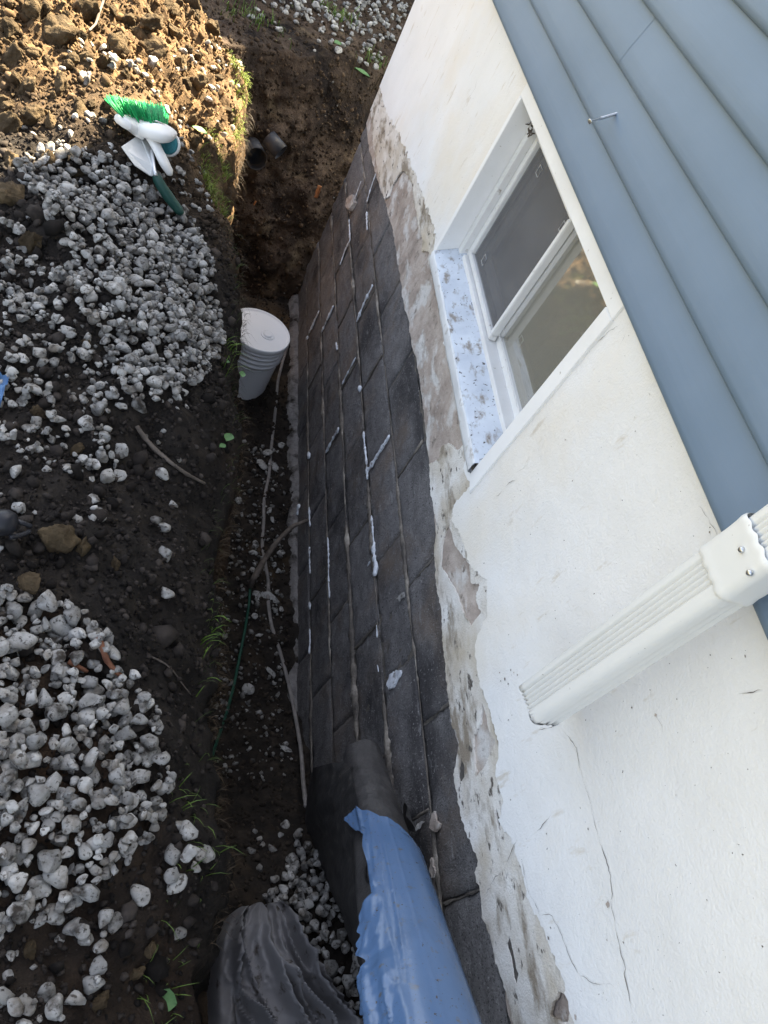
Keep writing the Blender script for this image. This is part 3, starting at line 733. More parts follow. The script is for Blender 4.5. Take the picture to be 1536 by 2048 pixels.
# cut the foundation where the window is
fm = fnd.data
bm = bmesh.new()
def addbox(bm, *b):
    V, F = box_np(*b); vs = [bm.verts.new(v) for v in V]
    for f in F: bm.faces.new([vs[i] for i in f])
addbox(bm, .006, .30, HY0, WY0 - .002, -.86, 1.16); addbox(bm, .006, .30, WY1 + .002, HY1, -.86, 1.16)
addbox(bm, .006, .30, WY0 - .001, WY1 + .001, -.86, .60); addbox(bm, .006, .30, WY0 - .001, WY1 + .001, 1.153, 1.16)
bmesh.ops.recalc_face_normals(bm, faces=bm.faces); bm.to_mesh(fm); bm.free()

# --- lap siding: each board a rounded vinyl profile
sid = box('sheathing', -.012, .10, HY0, HY1 + .02, 1.222, 3.60, 'dark', house)
SZ, SP = 1.203, .1043
bprof = [(-.012, .014), (-.026, .003), (-.034, .0), (-.041, .002), (-.0450, .007), (-.0460, .016), (-.042, .045), (-.034, .085), (-.0285, SP + .006)]
JOIN = {1: [-1.3], 2: [1.62], 3: [-.4], 5: [.9], 6: [3.0]}
for k in range(0, 23):
    cuts = [HY0] + sorted(JOIN.get(k, [])) + [HY1 + .02]
    for i in range(len(cuts) - 1):
        a, b = cuts[i], cuts[i + 1] + (.012 if i < len(cuts) - 2 else 0)
        o = .0006 * (i % 2)
        n = max(2, int((b - a) / .25))
        ysb = np.linspace(a, b, n)
        V = np.array([(x - o + .0005 * float(fbm(y, k * 3.3, 0, 1.4, 2, 15)), y, SZ + k * SP + z + .0006 * float(fbm(y, k * 1.7, 4, 1.0, 2, 16))) for y in ysb for x, z in bprof])
        n0 = len(V)
        V2 = V[[j for j in list(range(len(bprof))) + list(range((n - 1) * len(bprof), n * len(bprof)))]].copy()
        obj('siding_board', mesh_np('siding_board', V, grid_faces(n, len(bprof))[:, ::-1].copy()), 'siding', sid)
# --- shell and roof over it
box('end_wall', .10, 6.9, HY1 - .15, HY1, .30, 3.60, 'siding', house)
box('rear_wall', 6.9, 7.0, HY0, HY1, .30, 3.60, 'siding', house)
box('near_end_wall', .10, 6.9, HY0, HY0 + .15, .30, 3.60, 'siding', house)
bm = bmesh.new()
ex = .12
rp = [(-ex, 3.54), (3.5, 5.2), (7.0 + ex, 3.54), (7.0 + ex, 3.63), (3.5, 5.3), (-ex, 3.63)]
for y in (HY0 - .25, HY1 + .06): [bm.verts.new((x, y, z)) for x, z in rp]
bm.verts.ensure_lookup_table()
v = bm.verts
bm.faces.new([v[i] for i in range(6)]); bm.faces.new([v[i] for i in range(11, 5, -1)])
for i in range(6): bm.faces.new((v[i], v[6 + i], v[6 + (i + 1) % 6], v[(i + 1) % 6]))
bmesh.ops.recalc_face_normals(bm, faces=bm.faces)
me = bpy.data.meshes.new('roof'); bm.to_mesh(me); bm.free()
obj('roof', me, 'roof', house)
obj('gable', mesh_np('gable', np.array([(.0, HY1 - .02, 3.59), (7, HY1 - .02, 3.59), (3.5, HY1 - .02, 5.2)]), [(0, 1, 2)]), 'siding', house)

# ================================================================ downspout
def spout_section(hw, hd, rr, ribs, npx=72):
    """closed outline in (y, x): ribbed broad faces, plain sides"""
    out = []
    nb = 40
    for i in range(nb):                                          # broad face towards -x, from far to near
        t = i / (nb - 1); y = hw - rr - t * 2 * (hw - rr)
        d = ribs * (0.5 - .5 * math.cos(2 * math.pi * 5 * min(max((t - .06) / .74, 0), 1)))
        out.append((y, -hd + d))
    for i in range(1, 6): a = i / 6 * math.pi / 2; out.append((-hw + rr - rr * math.sin(a), -hd + rr - rr * math.cos(a)))
    for i in range(9):
        t = i / 8; x = -hd + rr + t * 2 * (hd - rr)
        d = ribs * .5 * (0.5 - .5 * math.cos(2 * math.pi * 3 * min(max((t - .45) / .5, 0), 1)))
        out.append((-hw + d, x))
    for i in range(1, 6): a = i / 6 * math.pi / 2; out.append((-hw + rr - rr * math.cos(a), hd - rr + rr * math.sin(a)))
    for i in range(6): out.append((-hw + rr + i / 5 * 2 * (hw - rr), hd))
    for i in range(1, 6): a = i / 6 * math.pi / 2; out.append((hw - rr + rr * math.sin(a), hd - rr + rr * math.cos(a)))
    for i in range(9): out.append((hw, hd - rr - i / 8 * 2 * (hd - rr)))
    for i in range(1, 6): a = i / 6 * math.pi / 2; out.append((hw - rr + rr * math.cos(a), -hd + rr - rr * math.sin(a)))
    return np.array(out)
DX, DY = -.098, .472
spout = empty('downspout', (DX, DY, .8), 'white ribbed metal downspout ending above the peeling plaster', 'downspout')
def spout_tube(name, hw, hd, rr, ribs, zs, dxs, dys, m, parent, endcut=0.0, sc=None):
    sec = spout_section(hw, hd, rr, ribs)
    V = []
    for k, (z, ax, ay) in enumerate(zip(zs, dxs, dys)):
        f = 1 if sc is None else sc[k]
        for (y, x) in sec:
            dz = endcut * (-(y) / hw) * .5 if k == 0 else 0
            V.append((DX + x * f + ax, DY + y * f + ay, z + dz))
    n = len(sec)
    nin = len(zs) * n
    F = [tuple(f) for f in grid_faces(len(zs), n, True)]
    # inner skin at the open lower end, so that the metal has thickness
    V2 = [(DX + x * .94 + dxs[0], DY + y * .95 + dys[0], zs[0] + endcut * (-y / hw) * .5) for (y, x) in sec] + [(DX + x * .94 + dxs[1], DY + y * .95 + dys[1], zs[1]) for (y, x) in sec]
    V += V2
    F += [(i, nin + i, nin + (i + 1) % n, (i + 1) % n) for i in range(n)]
    F += [(nin + i, nin + n + i, nin + n + (i + 1) % n, nin + (i + 1) % n) for i in range(n)]
    return obj(name, mesh_np(name, np.array(V), F), m, parent)
zz = [.795, .80, .82, .9, 1.0, 1.1, 1.27]
spout_tube('lower_pipe', .0385, .0275, .010, .0050, zz, [0] * 7, [0] * 7, 'downspout', spout, endcut=.022)
spout_tube('upper_pipe', .0360, .0250, .010, .0046, [1.262, 1.30, 1.5, 2.0, 2.9], [0, 0, .0, .0, .0], [0] * 5, 'downspout', spout)
# collar: flared sleeve with a beaded rim
cz = [1.222, 1.224, 1.228, 1.234, 1.240, 1.25, 1.27, 1.285, 1.292, 1.297, 1.302, 1.305]
cs = [1.055, 1.085, 1.10, 1.085, 1.07, 1.085, 1.075, 1.085, 1.10, 1.115, 1.095, 1.05]
sec = spout_section(.0385, .0275, .012, .0)
V = []
for z, f in zip(cz, cs):
    for i, (y, x) in enumerate(sec):
        V.append((DX + x * f, DY + y * f, z + .0015 * math.sin(i / len(sec) * 2 * math.pi * 6)))
obj('collar', mesh_np('collar', np.array(V), grid_faces(len(cz), len(sec), True)), 'downspout', spout)
def stud(name, c, r, h, m, parent, axis=(-1, 0, 0), seg=12):
    ax = Vector(axis).normalized(); q = ax.to_track_quat('Z', 'Y')
    V, F = [], []
    for k, (rr, hh) in enumerate(((r, 0), (r, h * .5), (r * .75, h * .9), (r * .3, h))):
        for i in range(seg):
            a = 2 * math.pi * i / seg
            V.append(tuple(Vector(c) + q @ Vector((rr * math.cos(a), rr * math.sin(a), hh))))
    F = [tuple(f) for f in grid_faces(4, seg, True)] + [tuple(range(3 * seg, 4 * seg))]
    return obj(name, mesh_np(name, np.array(V), F), m, parent)
for a, b in ((1485, 1100), (1501, 1146)):
    c = at_x(a, b, DX - .0275 * 1.085)
    stud('rivet', c, .0042, .005, 'metal', spout)

# deck screw standing in the siding
sc0 = at_x(1238, 226, -.034); sc1 = at_x(1180, 243, -.100)
screw = empty('screw', tuple(sc0), 'long threaded screw sticking out of the blue siding', 'screw')
d = (sc1 - sc0); Ls = np.linalg.norm(d); d /= Ls
n = 150
tt = np.linspace(0, 1, n)
P = sc0 + d * (tt * Ls)[:, None]
r = np.where(tt < .62, .0022 + .0010 * (np.sin(tt * 2 * math.pi * 26) > .2), .0022)
r = np.where(tt > .955, .0022 + .0028 * (tt - .955) / .045, r)
V, F = tube_np(P, r, 10)
obj('shank', mesh_np('shank', V, F), 'metal', screw)
stud('screw_head', sc1, .0052, .0015, 'metal', screw, axis=tuple(d))

# ================================================================ stones
ICO = {}
def ico(sub):
    if sub not in ICO:
        bm = bmesh.new(); bmesh.ops.create_icosphere(bm, subdivisions=sub, radius=1)
        bm.verts.ensure_lookup_table()
        ICO[sub] = (np.array([v.co[:] for v in bm.verts]), np.array([[v.index for v in f.verts] for f in bm.faces])); bm.free()
    return ICO[sub]
def rock(seed, sub=3, cuts=11, soft=.93, rough=.09, sq=(1, .80, .66)):
    rs = np.random.default_rng(seed)
    V, F = ico(sub); V = V.copy()
    for _ in range(cuts):
        nrm = rs.normal(size=3); nrm /= np.linalg.norm(nrm)
        dd = rs.uniform(.45, .80)
        h = V @ nrm
        V = V - np.where(h > dd, (h - dd) * soft, 0)[:, None] * nrm
    V = V * (1 + rough * fbm(V[:, 0], V[:, 1], V[:, 2] + seed * 3.7, 1.6, 3, seed))[:, None]
    V = V * np.array(sq) * rs.uniform(.88, 1.12, 3)
    return V / np.abs(V).max() * 1.0, F
ROCKS = [rock(100 + i) for i in range(16)]
ROCK_ME = []
for V, F in ROCKS:
    me = mesh_np('stone', V, F); me.materials.append(M['stone']); ROCK_ME.append(me)
ROCKS_LO = [rock(100 + i, 2) for i in range(16)]
CRUMBS = [rock(300 + i, 1, 6, .9, .5, (1, .85, .7)) for i in range(14)]
def rotm(n):
    q = RNG.normal(size=(n, 4)); q /= np.linalg.norm(q, axis=1)[:, None]
    w, x, y, z = q.T
    return np.stack([1 - 2 * (y * y + z * z), 2 * (x * y - z * w), 2 * (x * z + y * w), 2 * (x * y + z * w), 1 - 2 * (x * x + z * z), 2 * (y * z - x * w),
                     2 * (x * z - y * w), 2 * (y * z + x * w), 1 - 2 * (x * x + y * y)], -1).reshape(n, 3, 3)
def flatrot(n, tilt=.5):
    """mostly lying flat, any heading"""
    a = RNG.uniform(0, 2 * math.pi, n); R1 = np.zeros((n, 3, 3))
    R1[:, 0, 0] = np.cos(a); R1[:, 0, 1] = -np.sin(a); R1[:, 1, 0] = np.sin(a); R1[:, 1, 1] = np.cos(a); R1[:, 2, 2] = 1
    b = RNG.normal(0, tilt, n); h = RNG.uniform(0, 2 * math.pi, n)
    k = np.stack([np.cos(h), np.sin(h), 0 * h], -1)
    K = np.zeros((n, 3, 3)); K[:, 0, 2] = k[:, 1]; K[:, 1, 2] = -k[:, 0]; K[:, 2, 0] = -k[:, 1]; K[:, 2, 1] = k[:, 0]
    R2 = np.eye(3)[None] + np.sin(b)[:, None, None] * K + (1 - np.cos(b))[:, None, None] * (K @ K)
    return R2 @ R1
def joined(name, bank_, C, Rm, r, m, tint, parent=None, **kw):
    """many pieces as one mesh"""
    Vs, Fs, Ts, b = [], [], [], 0
    for i in range(len(C)):
        V, F = bank_[i % len(bank_)]
        Vs.append((V * r[i]) @ Rm[i].T + C[i]); Fs.append(F + b); b += len(V)
        Ts.append(np.tile(tint[i], (len(V), 1)) if np.ndim(tint[i]) else np.full((len(V), 3), tint[i]))
    return obj(name, mesh_np(name, np.vstack(Vs), np.vstack(Fs), tint=np.vstack(Ts)), m, parent, **kw)
def settle(xy, r, zfun, sink=.35, hmax=.055):
    """let stones come to rest one after another on the ground and on each other; those that would pile too high are dropped"""
    g = zfun(xy[:, 0], xy[:, 1])
    px_, py_, pr_, pz_ = (np.zeros(len(xy)) for _ in range(4))
    m = 0
    keep, Z = [], []
    for i in range(len(xy)):
        x, y, ri = xy[i, 0], xy[i, 1], r[i]
        z = g[i] + ri * .62 * (1 - 2 * sink)
        if m:
            d2 = (px_[:m] - x) ** 2 + (py_[:m] - y) ** 2
            R_ = .80 * (ri + pr_[:m])
            c = d2 < R_ * R_
            if c.any():
                z = max(z, float((pz_[:m][c] + .66 * np.sqrt(R_[c] ** 2 - d2[c])).max()))
        if z > g[i] + hmax + .3 * ri: continue
        px_[m], py_[m], pr_[m], pz_[m] = x, y, ri, z
        m += 1
        keep.append(i); Z.append(z)
    return np.array(keep), np.array(Z)
def heap(name, label, cat, polys, zfun, bounds, rmin, rmax, limit=300, seed=0, group=None, extra=(), tl=.5, sink=.35, hmax=.03):
    """polys: (picture polygon, stones per square metre)"""
    global RNG
    RNG = np.random.default_rng(1000 + seed)
    XY = []
    x0, x1, y0, y1 = bounds
    area = (x1 - x0) * (y1 - y0)
    for poly, dens in polys:
        n = int(area * dens)
        P = np.column_stack([RNG.uniform(x0, x1, n), RNG.uniform(y0, y1, n)])
        px = project(np.column_stack([P, zfun(P[:, 0], P[:, 1])]))
        XY.append(P[inside(poly, px)])
    for a, b in extra:
        z = .4
        for _ in range(6):
            q = at_z(a, b, z); z = float(zfun(q[0], q[1]))
        XY.append(q[None, :2])
    XY = np.vstack(XY); n = len(XY)
    r = rmin + (rmax - rmin) * RNG.beta(.9, 2.5, n)
    if len(extra): r[-len(extra):] = rmin + (rmax - rmin) * RNG.uniform(.35, .8, len(extra))
    od = np.argsort(-(r + RNG.uniform(0, .016, n))); XY, r = XY[od], r[od]
    kp, Z = settle(XY, r, zfun, sink, hmax)
    XY, r = XY[kp], r[kp]; n = len(XY)
    C = np.column_stack([XY, Z]); Rm = flatrot(n, tl)
    # those that show largest become single stones
    dep = (C - CAM) @ FWD
    px = project(C)
    vis = (px[:, 0] > -20) & (px[:, 0] < W0 + 20) & (px[:, 1] > -20) & (px[:, 1] < H0 + 20)
    top = np.zeros(n)
    cellk = {}
    for i in np.argsort(-Z):                                        # covered stones rank lower
        k = (int(px[i, 0] // 22), int(px[i, 1] // 22)); cellk[k] = cellk.get(k, 0) + 1
        top[i] = cellk[k] - 1
    score = r / dep * (top < 1.5) * vis
    order = np.argsort(-score)
    single = order[:limit]
    single = single[score[single] > 0]
    rest = np.setdiff1d(np.arange(n), single)
    base = empty(name, (float(C[:, 0].mean()), float(C[:, 1].mean()), float(C[:, 2].min())), label, cat, group)
    bl = Vector(base.location)
    for i in single:
        o = bpy.data.objects.new('stone', ROCK_ME[i % 16])
        o.rotation_euler = Matrix(Rm[i].tolist()).to_euler()
        o.location = C[i]; o.scale = (r[i],) * 3
        put(o, base)
    if len(rest):
        joined('gravel', ROCKS_LO, C[rest], Rm[rest], r[rest], 'gravel', [.45 + .5 * RNG.random() for _ in rest], base, kind='stuff')
    print(name, n, len(single))
    return base
heap('gravel_heap', 'large heap of pale grey stones on dark soil in front of the broken twigs', 'gravel heap',
     [([(-60, 1175), (60, 1190), (150, 1220), (215, 1270), (235, 1335), (290, 1390), (318, 1430), (322, 1500), (345, 1540), (330, 1600), (312, 1690), (240, 1745), (190, 1795), (130, 1825), (60, 1855), (-60, 1875)], 12000),
      ([(-60, 1860), (180, 1800), (235, 1860), (215, 1960), (150, 2060), (-60, 2060)], 900),
      ([(-60, 985), (100, 975), (200, 1000), (215, 1060), (60, 1060), (-60, 1180)], 700),
      ([(150, 1180), (250, 1250), (300, 1380), (230, 1330)], 350)],
     bank_z, (-1.25, -.5, .0, 1.25), .0055, .027, 300, 1,
     extra=[(335, 1535), (360, 1655), (370, 1670), (345, 1710), (388, 1735), (398, 1710), (350, 1770), (340, 1760), (372, 1715), (415, 1712), (282, 1790), (172, 1882), (200, 1893), (225, 1850), (205, 1835), (145, 1860), (95, 1990), (112, 2030), (30, 2015),
            (193, 1940), (150, 2000), (180, 1975), (355, 1865), (345, 1010), (325, 1055), (330, 1110), (310, 1045), (330, 1190), (240, 905), (205, 880)], sink=.25)
heap('gravel_heap', 'heap of pale stones on the bank below the brush and trowel', 'gravel heap',
     [([(20, 340), (120, 300), (215, 325), (300, 395), (370, 430), (420, 520), (435, 600), (448, 690), (405, 765), (340, 805), (290, 835), (240, 800), (215, 700), (165, 640), (130, 560), (130, 480), (70, 400)], 11000),
      ([(-60, 540), (130, 520), (215, 680), (250, 830), (240, 960), (80, 960), (-60, 1000)], 2000),
      ([(-60, 420), (60, 430), (140, 560), (190, 680), (60, 640), (-60, 600)], 1500),
      ([(250, 800), (420, 760), (380, 900), (330, 1000), (240, 980)], 260)],
     bank_z, (-1.45, -.55, 1.0, 2.5), .005, .025, 300, 2,
     extra=[(240, 908), (130, 935), (215, 955), (205, 915), (30, 945)], sink=.25)
heap('gravel_heap', 'stones lying among sunlit clods around the green brush', 'gravel scatter',
     [([(20, 220), (230, 230), (260, 330), (400, 380), (440, 430), (330, 420), (200, 320), (60, 290)], 600),
      ([(130, 80), (300, 120), (220, 210), (120, 160)], 400), ([(280, 120), (480, 60), (480, 250), (420, 420), (330, 330)], 260)],
     bank_z, (-1.7, -.55, 2.0, 3.9), .009, .024, 150, 3, sink=.2)
heap('gravel_heap', 'bright stones strewn on the ground beyond the far end of the trench', 'gravel scatter',
     [([(545, -40), (830, -40), (800, 60), (765, 130), (715, 105), (690, 75), (620, 60), (570, 40)], 330), ([(440, -40), (830, -40), (780, 150), (560, 110)], 90)],
     far_ground, (-1.0, .7, 3.7, 6.3), .012, .030, 250, 4, sink=.2)
heap('gravel_heap', 'loose backfill stones in the trench between crumpled grey cloth and blue roll', 'gravel heap',
     [([(590, 1660), (650, 1740), (700, 1850), (735, 1960), (745, 2080), (620, 2080), (590, 1930), (545, 1830), (520, 1795), (560, 1740)], 6000), ([(500, 1640), (640, 1640), (600, 1800), (480, 1800)], 300)],
     floor_z, (-.5, .0, -.15, .85), .010, .023, 200, 5, sink=.3)

# ---------------------------------------------------------------- clods and crumbs of soil
CLODS = []
for i in range(9):
    V, F = rock(500 + i, 4, 9, .9, .22, (1, .85, .7))
    V = V * (1 + .10 * fbm(V[:, 0], V[:, 1], V[:, 2], 4, 4, i, .65))[:, None]
    me = mesh_np('clod', V, F); me.materials.append(M['clod']); CLODS.append(me)
RNG = np.random.default_rng(77)
def on_bank(a, b):
    z = .45
    for _ in range(8):
        q = at_z(a, b, z); z = float(bank_z(q[0], q[1]))
    return np.array([q[0], q[1], z])
cl = [(120, 70, 42), (232, 84, 40), (298, 110, 36), (22, 405, 40), (62, 490, 30), (115, 1085, 44), (55, 1175, 38), (165, 1100, 26), (300, 60, 26), (170, 30, 36), (60, 30, 34), (30, 110, 30), (420, 60, 24), (380, 20, 24), (460, 95, 18),
      (60, 150, 34), (120, 180, 26), (160, 230, 22), (360, 130, 20), (400, 170, 22), (345, 70, 22), (60, 230, 30), (15, 260, 30), (440, 130, 15), (260, 30, 24), (330, 20, 20), (205, 130, 18), (20, 60, 24), (100, 250, 20), (180, 290, 14), (385, 300, 16), (160, 300, 14),
      (155, 905, 20), (240, 730, 14), (75, 830, 22), (250, 560, 12), (170, 690, 12), (250, 1690, 18), (60, 1900, 30), (200, 2000, 22), (270, 1950, 20), (300, 1900, 16), (240, 1460, 12), (230, 1130, 18), (95, 330, 24), (20, 330, 26)]
for _ in range(170):
    a, b = RNG.uniform(0, 490), RNG.uniform(-10, 300)
    if b > 260 - .15 * a and a < 300: continue
    cl.append((a, b, RNG.uniform(6, 17)))
for i, (a, b, s) in enumerate(cl):
    q = on_bank(a, b)
    if q[0] > lipx(q[1]) - .03: continue
    if abs(a - 285) < 62 and abs(b - 290) < 110: continue
    dep = (q - CAM) @ FWD
    r = s / FPX * dep * 1.05
    o = bpy.data.objects.new('clod', CLODS[i % 9])
    o.location = q + [0, 0, r * .30]
    o.rotation_euler = RNG.uniform(0, 6.28, 3); o.scale = (r, r * RNG.uniform(.75, 1), r * RNG.uniform(.7, 1))
    put(o, bank)
def crumbs(name, n, zfun, poly_w, rlo, rhi, tintf, parent=None, xy=None, pw=2.2):
    P = xy if xy is not None else poly_w(n)
    n = len(P)
    r = rlo + (rhi - rlo) * RNG.random(n) ** pw / 1.0
    C = np.column_stack([P, zfun(P[:, 0], P[:, 1]) + r * .25])
    return joined(name, CRUMBS, C, rotm(n), r, 'crumb', tintf(n, P), parent, kind='stuff')
def bank_xy(n):
    y = RNG.uniform(.0, 4.0, n) ** 1.0
    s = RNG.random(n) ** .8 * .95
    return np.column_stack([lipx(y) - s + .01, y])
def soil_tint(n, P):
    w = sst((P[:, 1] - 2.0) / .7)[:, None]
    base = (1 - w) * np.array([.75, .78, .85]) + w * np.array([3.2, 2.6, 1.7])  # far crumbs: dry ochre plus the sun's golden brightness, painted into the tint
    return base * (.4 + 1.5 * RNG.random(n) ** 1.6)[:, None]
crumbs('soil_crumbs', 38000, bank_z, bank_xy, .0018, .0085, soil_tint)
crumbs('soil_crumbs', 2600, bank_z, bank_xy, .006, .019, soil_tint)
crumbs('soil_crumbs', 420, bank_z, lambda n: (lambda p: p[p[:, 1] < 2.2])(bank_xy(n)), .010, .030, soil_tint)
crumbs('soil_crumbs', 6000, floor_z, lambda n: np.column_stack([RNG.uniform(-.5, -.02, n), RNG.uniform(.15, 3.6, n)]), .002, .012, lambda n, P: RNG.uniform(.5, 1.3, n)[:, None] * np.array([1, .98, .95]))
crumbs('soil_crumbs', 2600, far_ground, lambda n: (lambda x: np.column_stack([x, far_lip(x) + RNG.random(n) * 1.6]))(RNG.uniform(-1.2, .6, n)), .004, .018, lambda n, P: RNG.uniform(.6, 1.6, n)[:, None] * np.array([1.2, 1.05, .85]))
nf = len(tv) + len(gv)
idx = np.array([i * nf + j for i in range(len(fxf)) for j in range(2, len(tv) - 1) if -.75 < fxf[i] < .35])
Pf = Vf[RNG.choice(idx, 5200)] + RNG.uniform(-.008, .008, (5200, 3))
joined('soil_crumbs', CRUMBS, Pf, rotm(5200), .003 + .011 * RNG.random(5200) ** 2.4, 'crumb', (.5 + 2.2 * RNG.random(5200) ** 2)[:, None] * np.array([[1.15, 1.0, .8]]), kind='stuff')
# pale chips of plaster and small rubble on the trench floor
n = 800
P = np.column_stack([RNG.uniform(-.42, -.06, n), RNG.uniform(.75, 2.4, n)])
joined('floor_rubble', CRUMBS, np.column_stack([P, floor_z(P[:, 0], P[:, 1]) + .004]), rotm(n), .004 + .012 * RNG.random(n) ** 3, 'gravel', RNG.uniform(.25, .75, n), kind='stuff')
n = 46
xx = RNG.uniform(-.6, .2, n); tt = RNG.random(n)
def on_face(x, z):
    t = np.clip((z + .84) / 1.165, 0, 1) ** (1 / .9)
    return 3.56 + (far_lip(x) - 3.56) * t ** 1.35
zz = RNG.uniform(-.8, .25, n)
joined('floor_rubble', CRUMBS, np.column_stack([xx, on_face(xx, zz) - .02, zz]), rotm(n), .003 + .007 * RNG.random(n) ** 2, 'gravel', RNG.uniform(.3, .7, n), kind='stuff')
CHIP = []
for s in range(5):
    rs = np.random.default_rng(s)
    V, F = rock(800 + s, 2, 8, .95, .15, (1, .8, .16)); me = mesh_np('plaster_chip', V, F, smooth=False); me.materials.append(M['chip']); CHIP.append(me)
for i, (a, b, w) in enumerate([(533, 905, 14), (548, 932, 15), (562, 890, 12), (525, 930, 16), (555, 905, 9), (476, 1000, 10), (538, 1022, 10), (545, 1040, 9), (512, 1087, 9), (562, 1105, 10), (505, 1140, 10), (556, 1142, 9),
                               (536, 1195, 22), (515, 1190, 14), (563, 1218, 9), (508, 1232, 9), (518, 1270, 10), (543, 1345, 14), (497, 1380, 14), (493, 1422, 10), (568, 1511, 22), (538, 1520, 14), (500, 1500, 9), (476, 1525, 10), (520, 1562, 9), (550, 1130, 7), (565, 1330, 8), (506, 1105, 10), (528, 1010, 7), (580, 860, 7), (592, 1630, 13)]):
    q = at_z(a, b, -.74); q = at_z(a, b, float(floor_z(q[0], q[1])) + .006)
    r = w / FPX * float((q - CAM) @ FWD) * 1.0
    o = bpy.data.objects.new('plaster_chip', CHIP[i % 5])
    o.location = q; o.scale = (r,) * 3; o.rotation_euler = (RNG.normal(0, .3), RNG.normal(0, .3), RNG.uniform(0, 6.28))
    put(o, None, 'pale flat chip of fallen plaster lying on the trench floor', 'plaster chip', 'plaster chips on the trench floor')

# ================================================================ things in and by the trench
# --- lidded pail
PC, PR, PZ0, PZ1 = np.array([-.295, 2.80]), .150, -.785, -.43
pail = empty('pail', (PC[0], PC[1], PZ0), 'white lidded plastic pail standing on the trench floor', 'pail')
def lathe(name, prof, c, m, parent, seg=56, tilt=None):
    V = []
    for r, z in prof:
        for i in range(seg):
            a = 2 * math.pi * i / seg; V.append((c[0] + r * math.cos(a), c[1] + r * math.sin(a), z))
    F = [tuple(f) for f in grid_faces(len(prof), seg, True)]
    F.append(tuple(range((len(prof) - 1) * seg, len(prof) * seg)))
    F.append(tuple(range(seg))[::-1])
    return obj(name, mesh_np(name, np.array(V), F), m, parent)
bp = [(.120, PZ0), (.128, PZ0 + .004)]
for t in np.linspace(.03, .62, 6): bp.append((.128 + .013 * t, PZ0 + .355 * t))
for z in (.235, .262, .290, .315):
    r = .128 + .013 * z / .355
    bp += [(r, PZ0 + z), (r + .007, PZ0 + z + .002), (r + .007, PZ0 + z + .009), (r, PZ0 + z + .012)]
bp += [(.142, PZ1 - .018), (.142, PZ1 - .004)]
lathe('pail_body', bp, PC, 'pail', pail)
lid = lathe('lid', [(.1425, PZ1 - .022), (.147, PZ1 - .022), (.149, PZ1 - .018), (.149, PZ1), (.147, PZ1 + .004), (.145, PZ1 + .005), (.140, PZ1 + .004), (.137, PZ1 - .0005), (.132, PZ1 - .002), (.02, PZ1 - .001)], PC, 'pail', pail)
sp_ = at_z(535, 671, PZ1 - .004)
lathe('spout_cap', [(.034, PZ1 - .002), (.034, PZ1 + .002), (.030, PZ1 + .003), (.027, PZ1 - .0005), (.023, PZ1 - .0005), (.021, PZ1 + .006), (.017, PZ1 + .008), (.004, PZ1 + .005)], sp_[:2], 'pail', lid, 28)
V, F = tube_np([(PC[0] + .150 * math.cos(a), PC[1] + .150 * math.sin(a), PZ1 - .075 - .05 * math.sin((a - 3.4) / 2.6 * math.pi)) for a in np.linspace(3.4, 6.0, 24)], .0022, 6)
obj('bail_handle', mesh_np('bail_handle', V, F), 'metal', pail)

# --- cords, root and twigs
def floor_path(pts, lift=.008):
    out = []
    for p in pts:
        a, b = p[:2]; h = p[2] if len(p) > 2 else 0
        q = at_z(a, b, -.74)
        for _ in range(5): q = at_z(a, b, float(floor_z(q[0], q[1])) + lift + h)
        q[0] = min(q[0], -.022)
        out.append(q)
    return np.array(out)
cp = smooth_path(floor_path([(612, 1612, .10), (606, 1560, .05), (602, 1500, .02), (594, 1440), (580, 1380), (568, 1330), (556, 1290), (542, 1250), (536, 1200), (537, 1160), (531, 1130), (524, 1090), (527, 1050), (528, 1000), (538, 950), (543, 890), (550, 830), (556, 760), (566, 720), (578, 680), (592, 640)]), .012, 6)
V, F = tube_np(cp, .0075, 10, (2, .6), .08, 3)
obj('extension_cord', mesh_np('extension_cord', V, F), 'cable', None, label='grey flat cord winding along the trench floor past the pail', cat='cord')
gp = smooth_path(floor_path([(500, 1178, .03), (498, 1210, .02), (490, 1260, .01), (480, 1310), (468, 1370), (455, 1420), (440, 1465), (424, 1512)]), .012, 4)
V, F = tube_np(gp, .0055, 8, None, .05, 4)
obj('green_cord', mesh_np('green_cord', V, F), 'green_cable', None, label='thin dark green cord running along the foot of the soil bank', cat='cord')
a0 = at_x(617, 1040, -.004); a1 = at_z(506, 1160, -.66)
mid = [a0, at_t(585, 1052, (a0 - CAM) @ FWD - .03), at_t(555, 1082, ((a0 + a1) / 2 - CAM) @ FWD - .01), at_t(528, 1120, ((a0 + 2 * a1) / 3 - CAM) @ FWD), a1, at_z(500, 1172, -.72)]
rp_ = smooth_path(mid, .012, 5)
V, F = tube_np(rp_, np.linspace(.0085, .0135, len(rp_)), 10, None, .22, 6)
obj('root', mesh_np('root', V, F), 'root', None, label='thick grey root arching from the block wall down to the floor', cat='root')
def twig(name, px, r, m, label, cat, lift=.008, jit=.35, group=None):
    P = np.array([on_bank(a, b) + [0, 0, lift] for a, b in px])
    P = smooth_path(P, .008, 2)
    V, F = tube_np(P, r * np.linspace(1, .6, len(P)), 7, None, jit, int(px[0][0]))
    return obj(name, mesh_np(name, V, F), m, None, label=label, cat=cat, group=group)
twig('twig', [(272, 858), (290, 885), (315, 910), (345, 935), (375, 955), (408, 972)], .006, 'root', 'long thin brown twig lying across the dark bank', 'twig', .010)
twig('twig', [(195, 1285), (203, 1310), (212, 1335), (225, 1352), (240, 1362)], .0065, 'rust_wood', 'reddish broken stick on top of the large gravel heap', 'twig', .022)
twig('twig', [(134, 1334), (150, 1342), (172, 1354)], .006, 'rust_wood', 'short red splinter of wood among heap stones, beside longer stick', 'twig', .022)
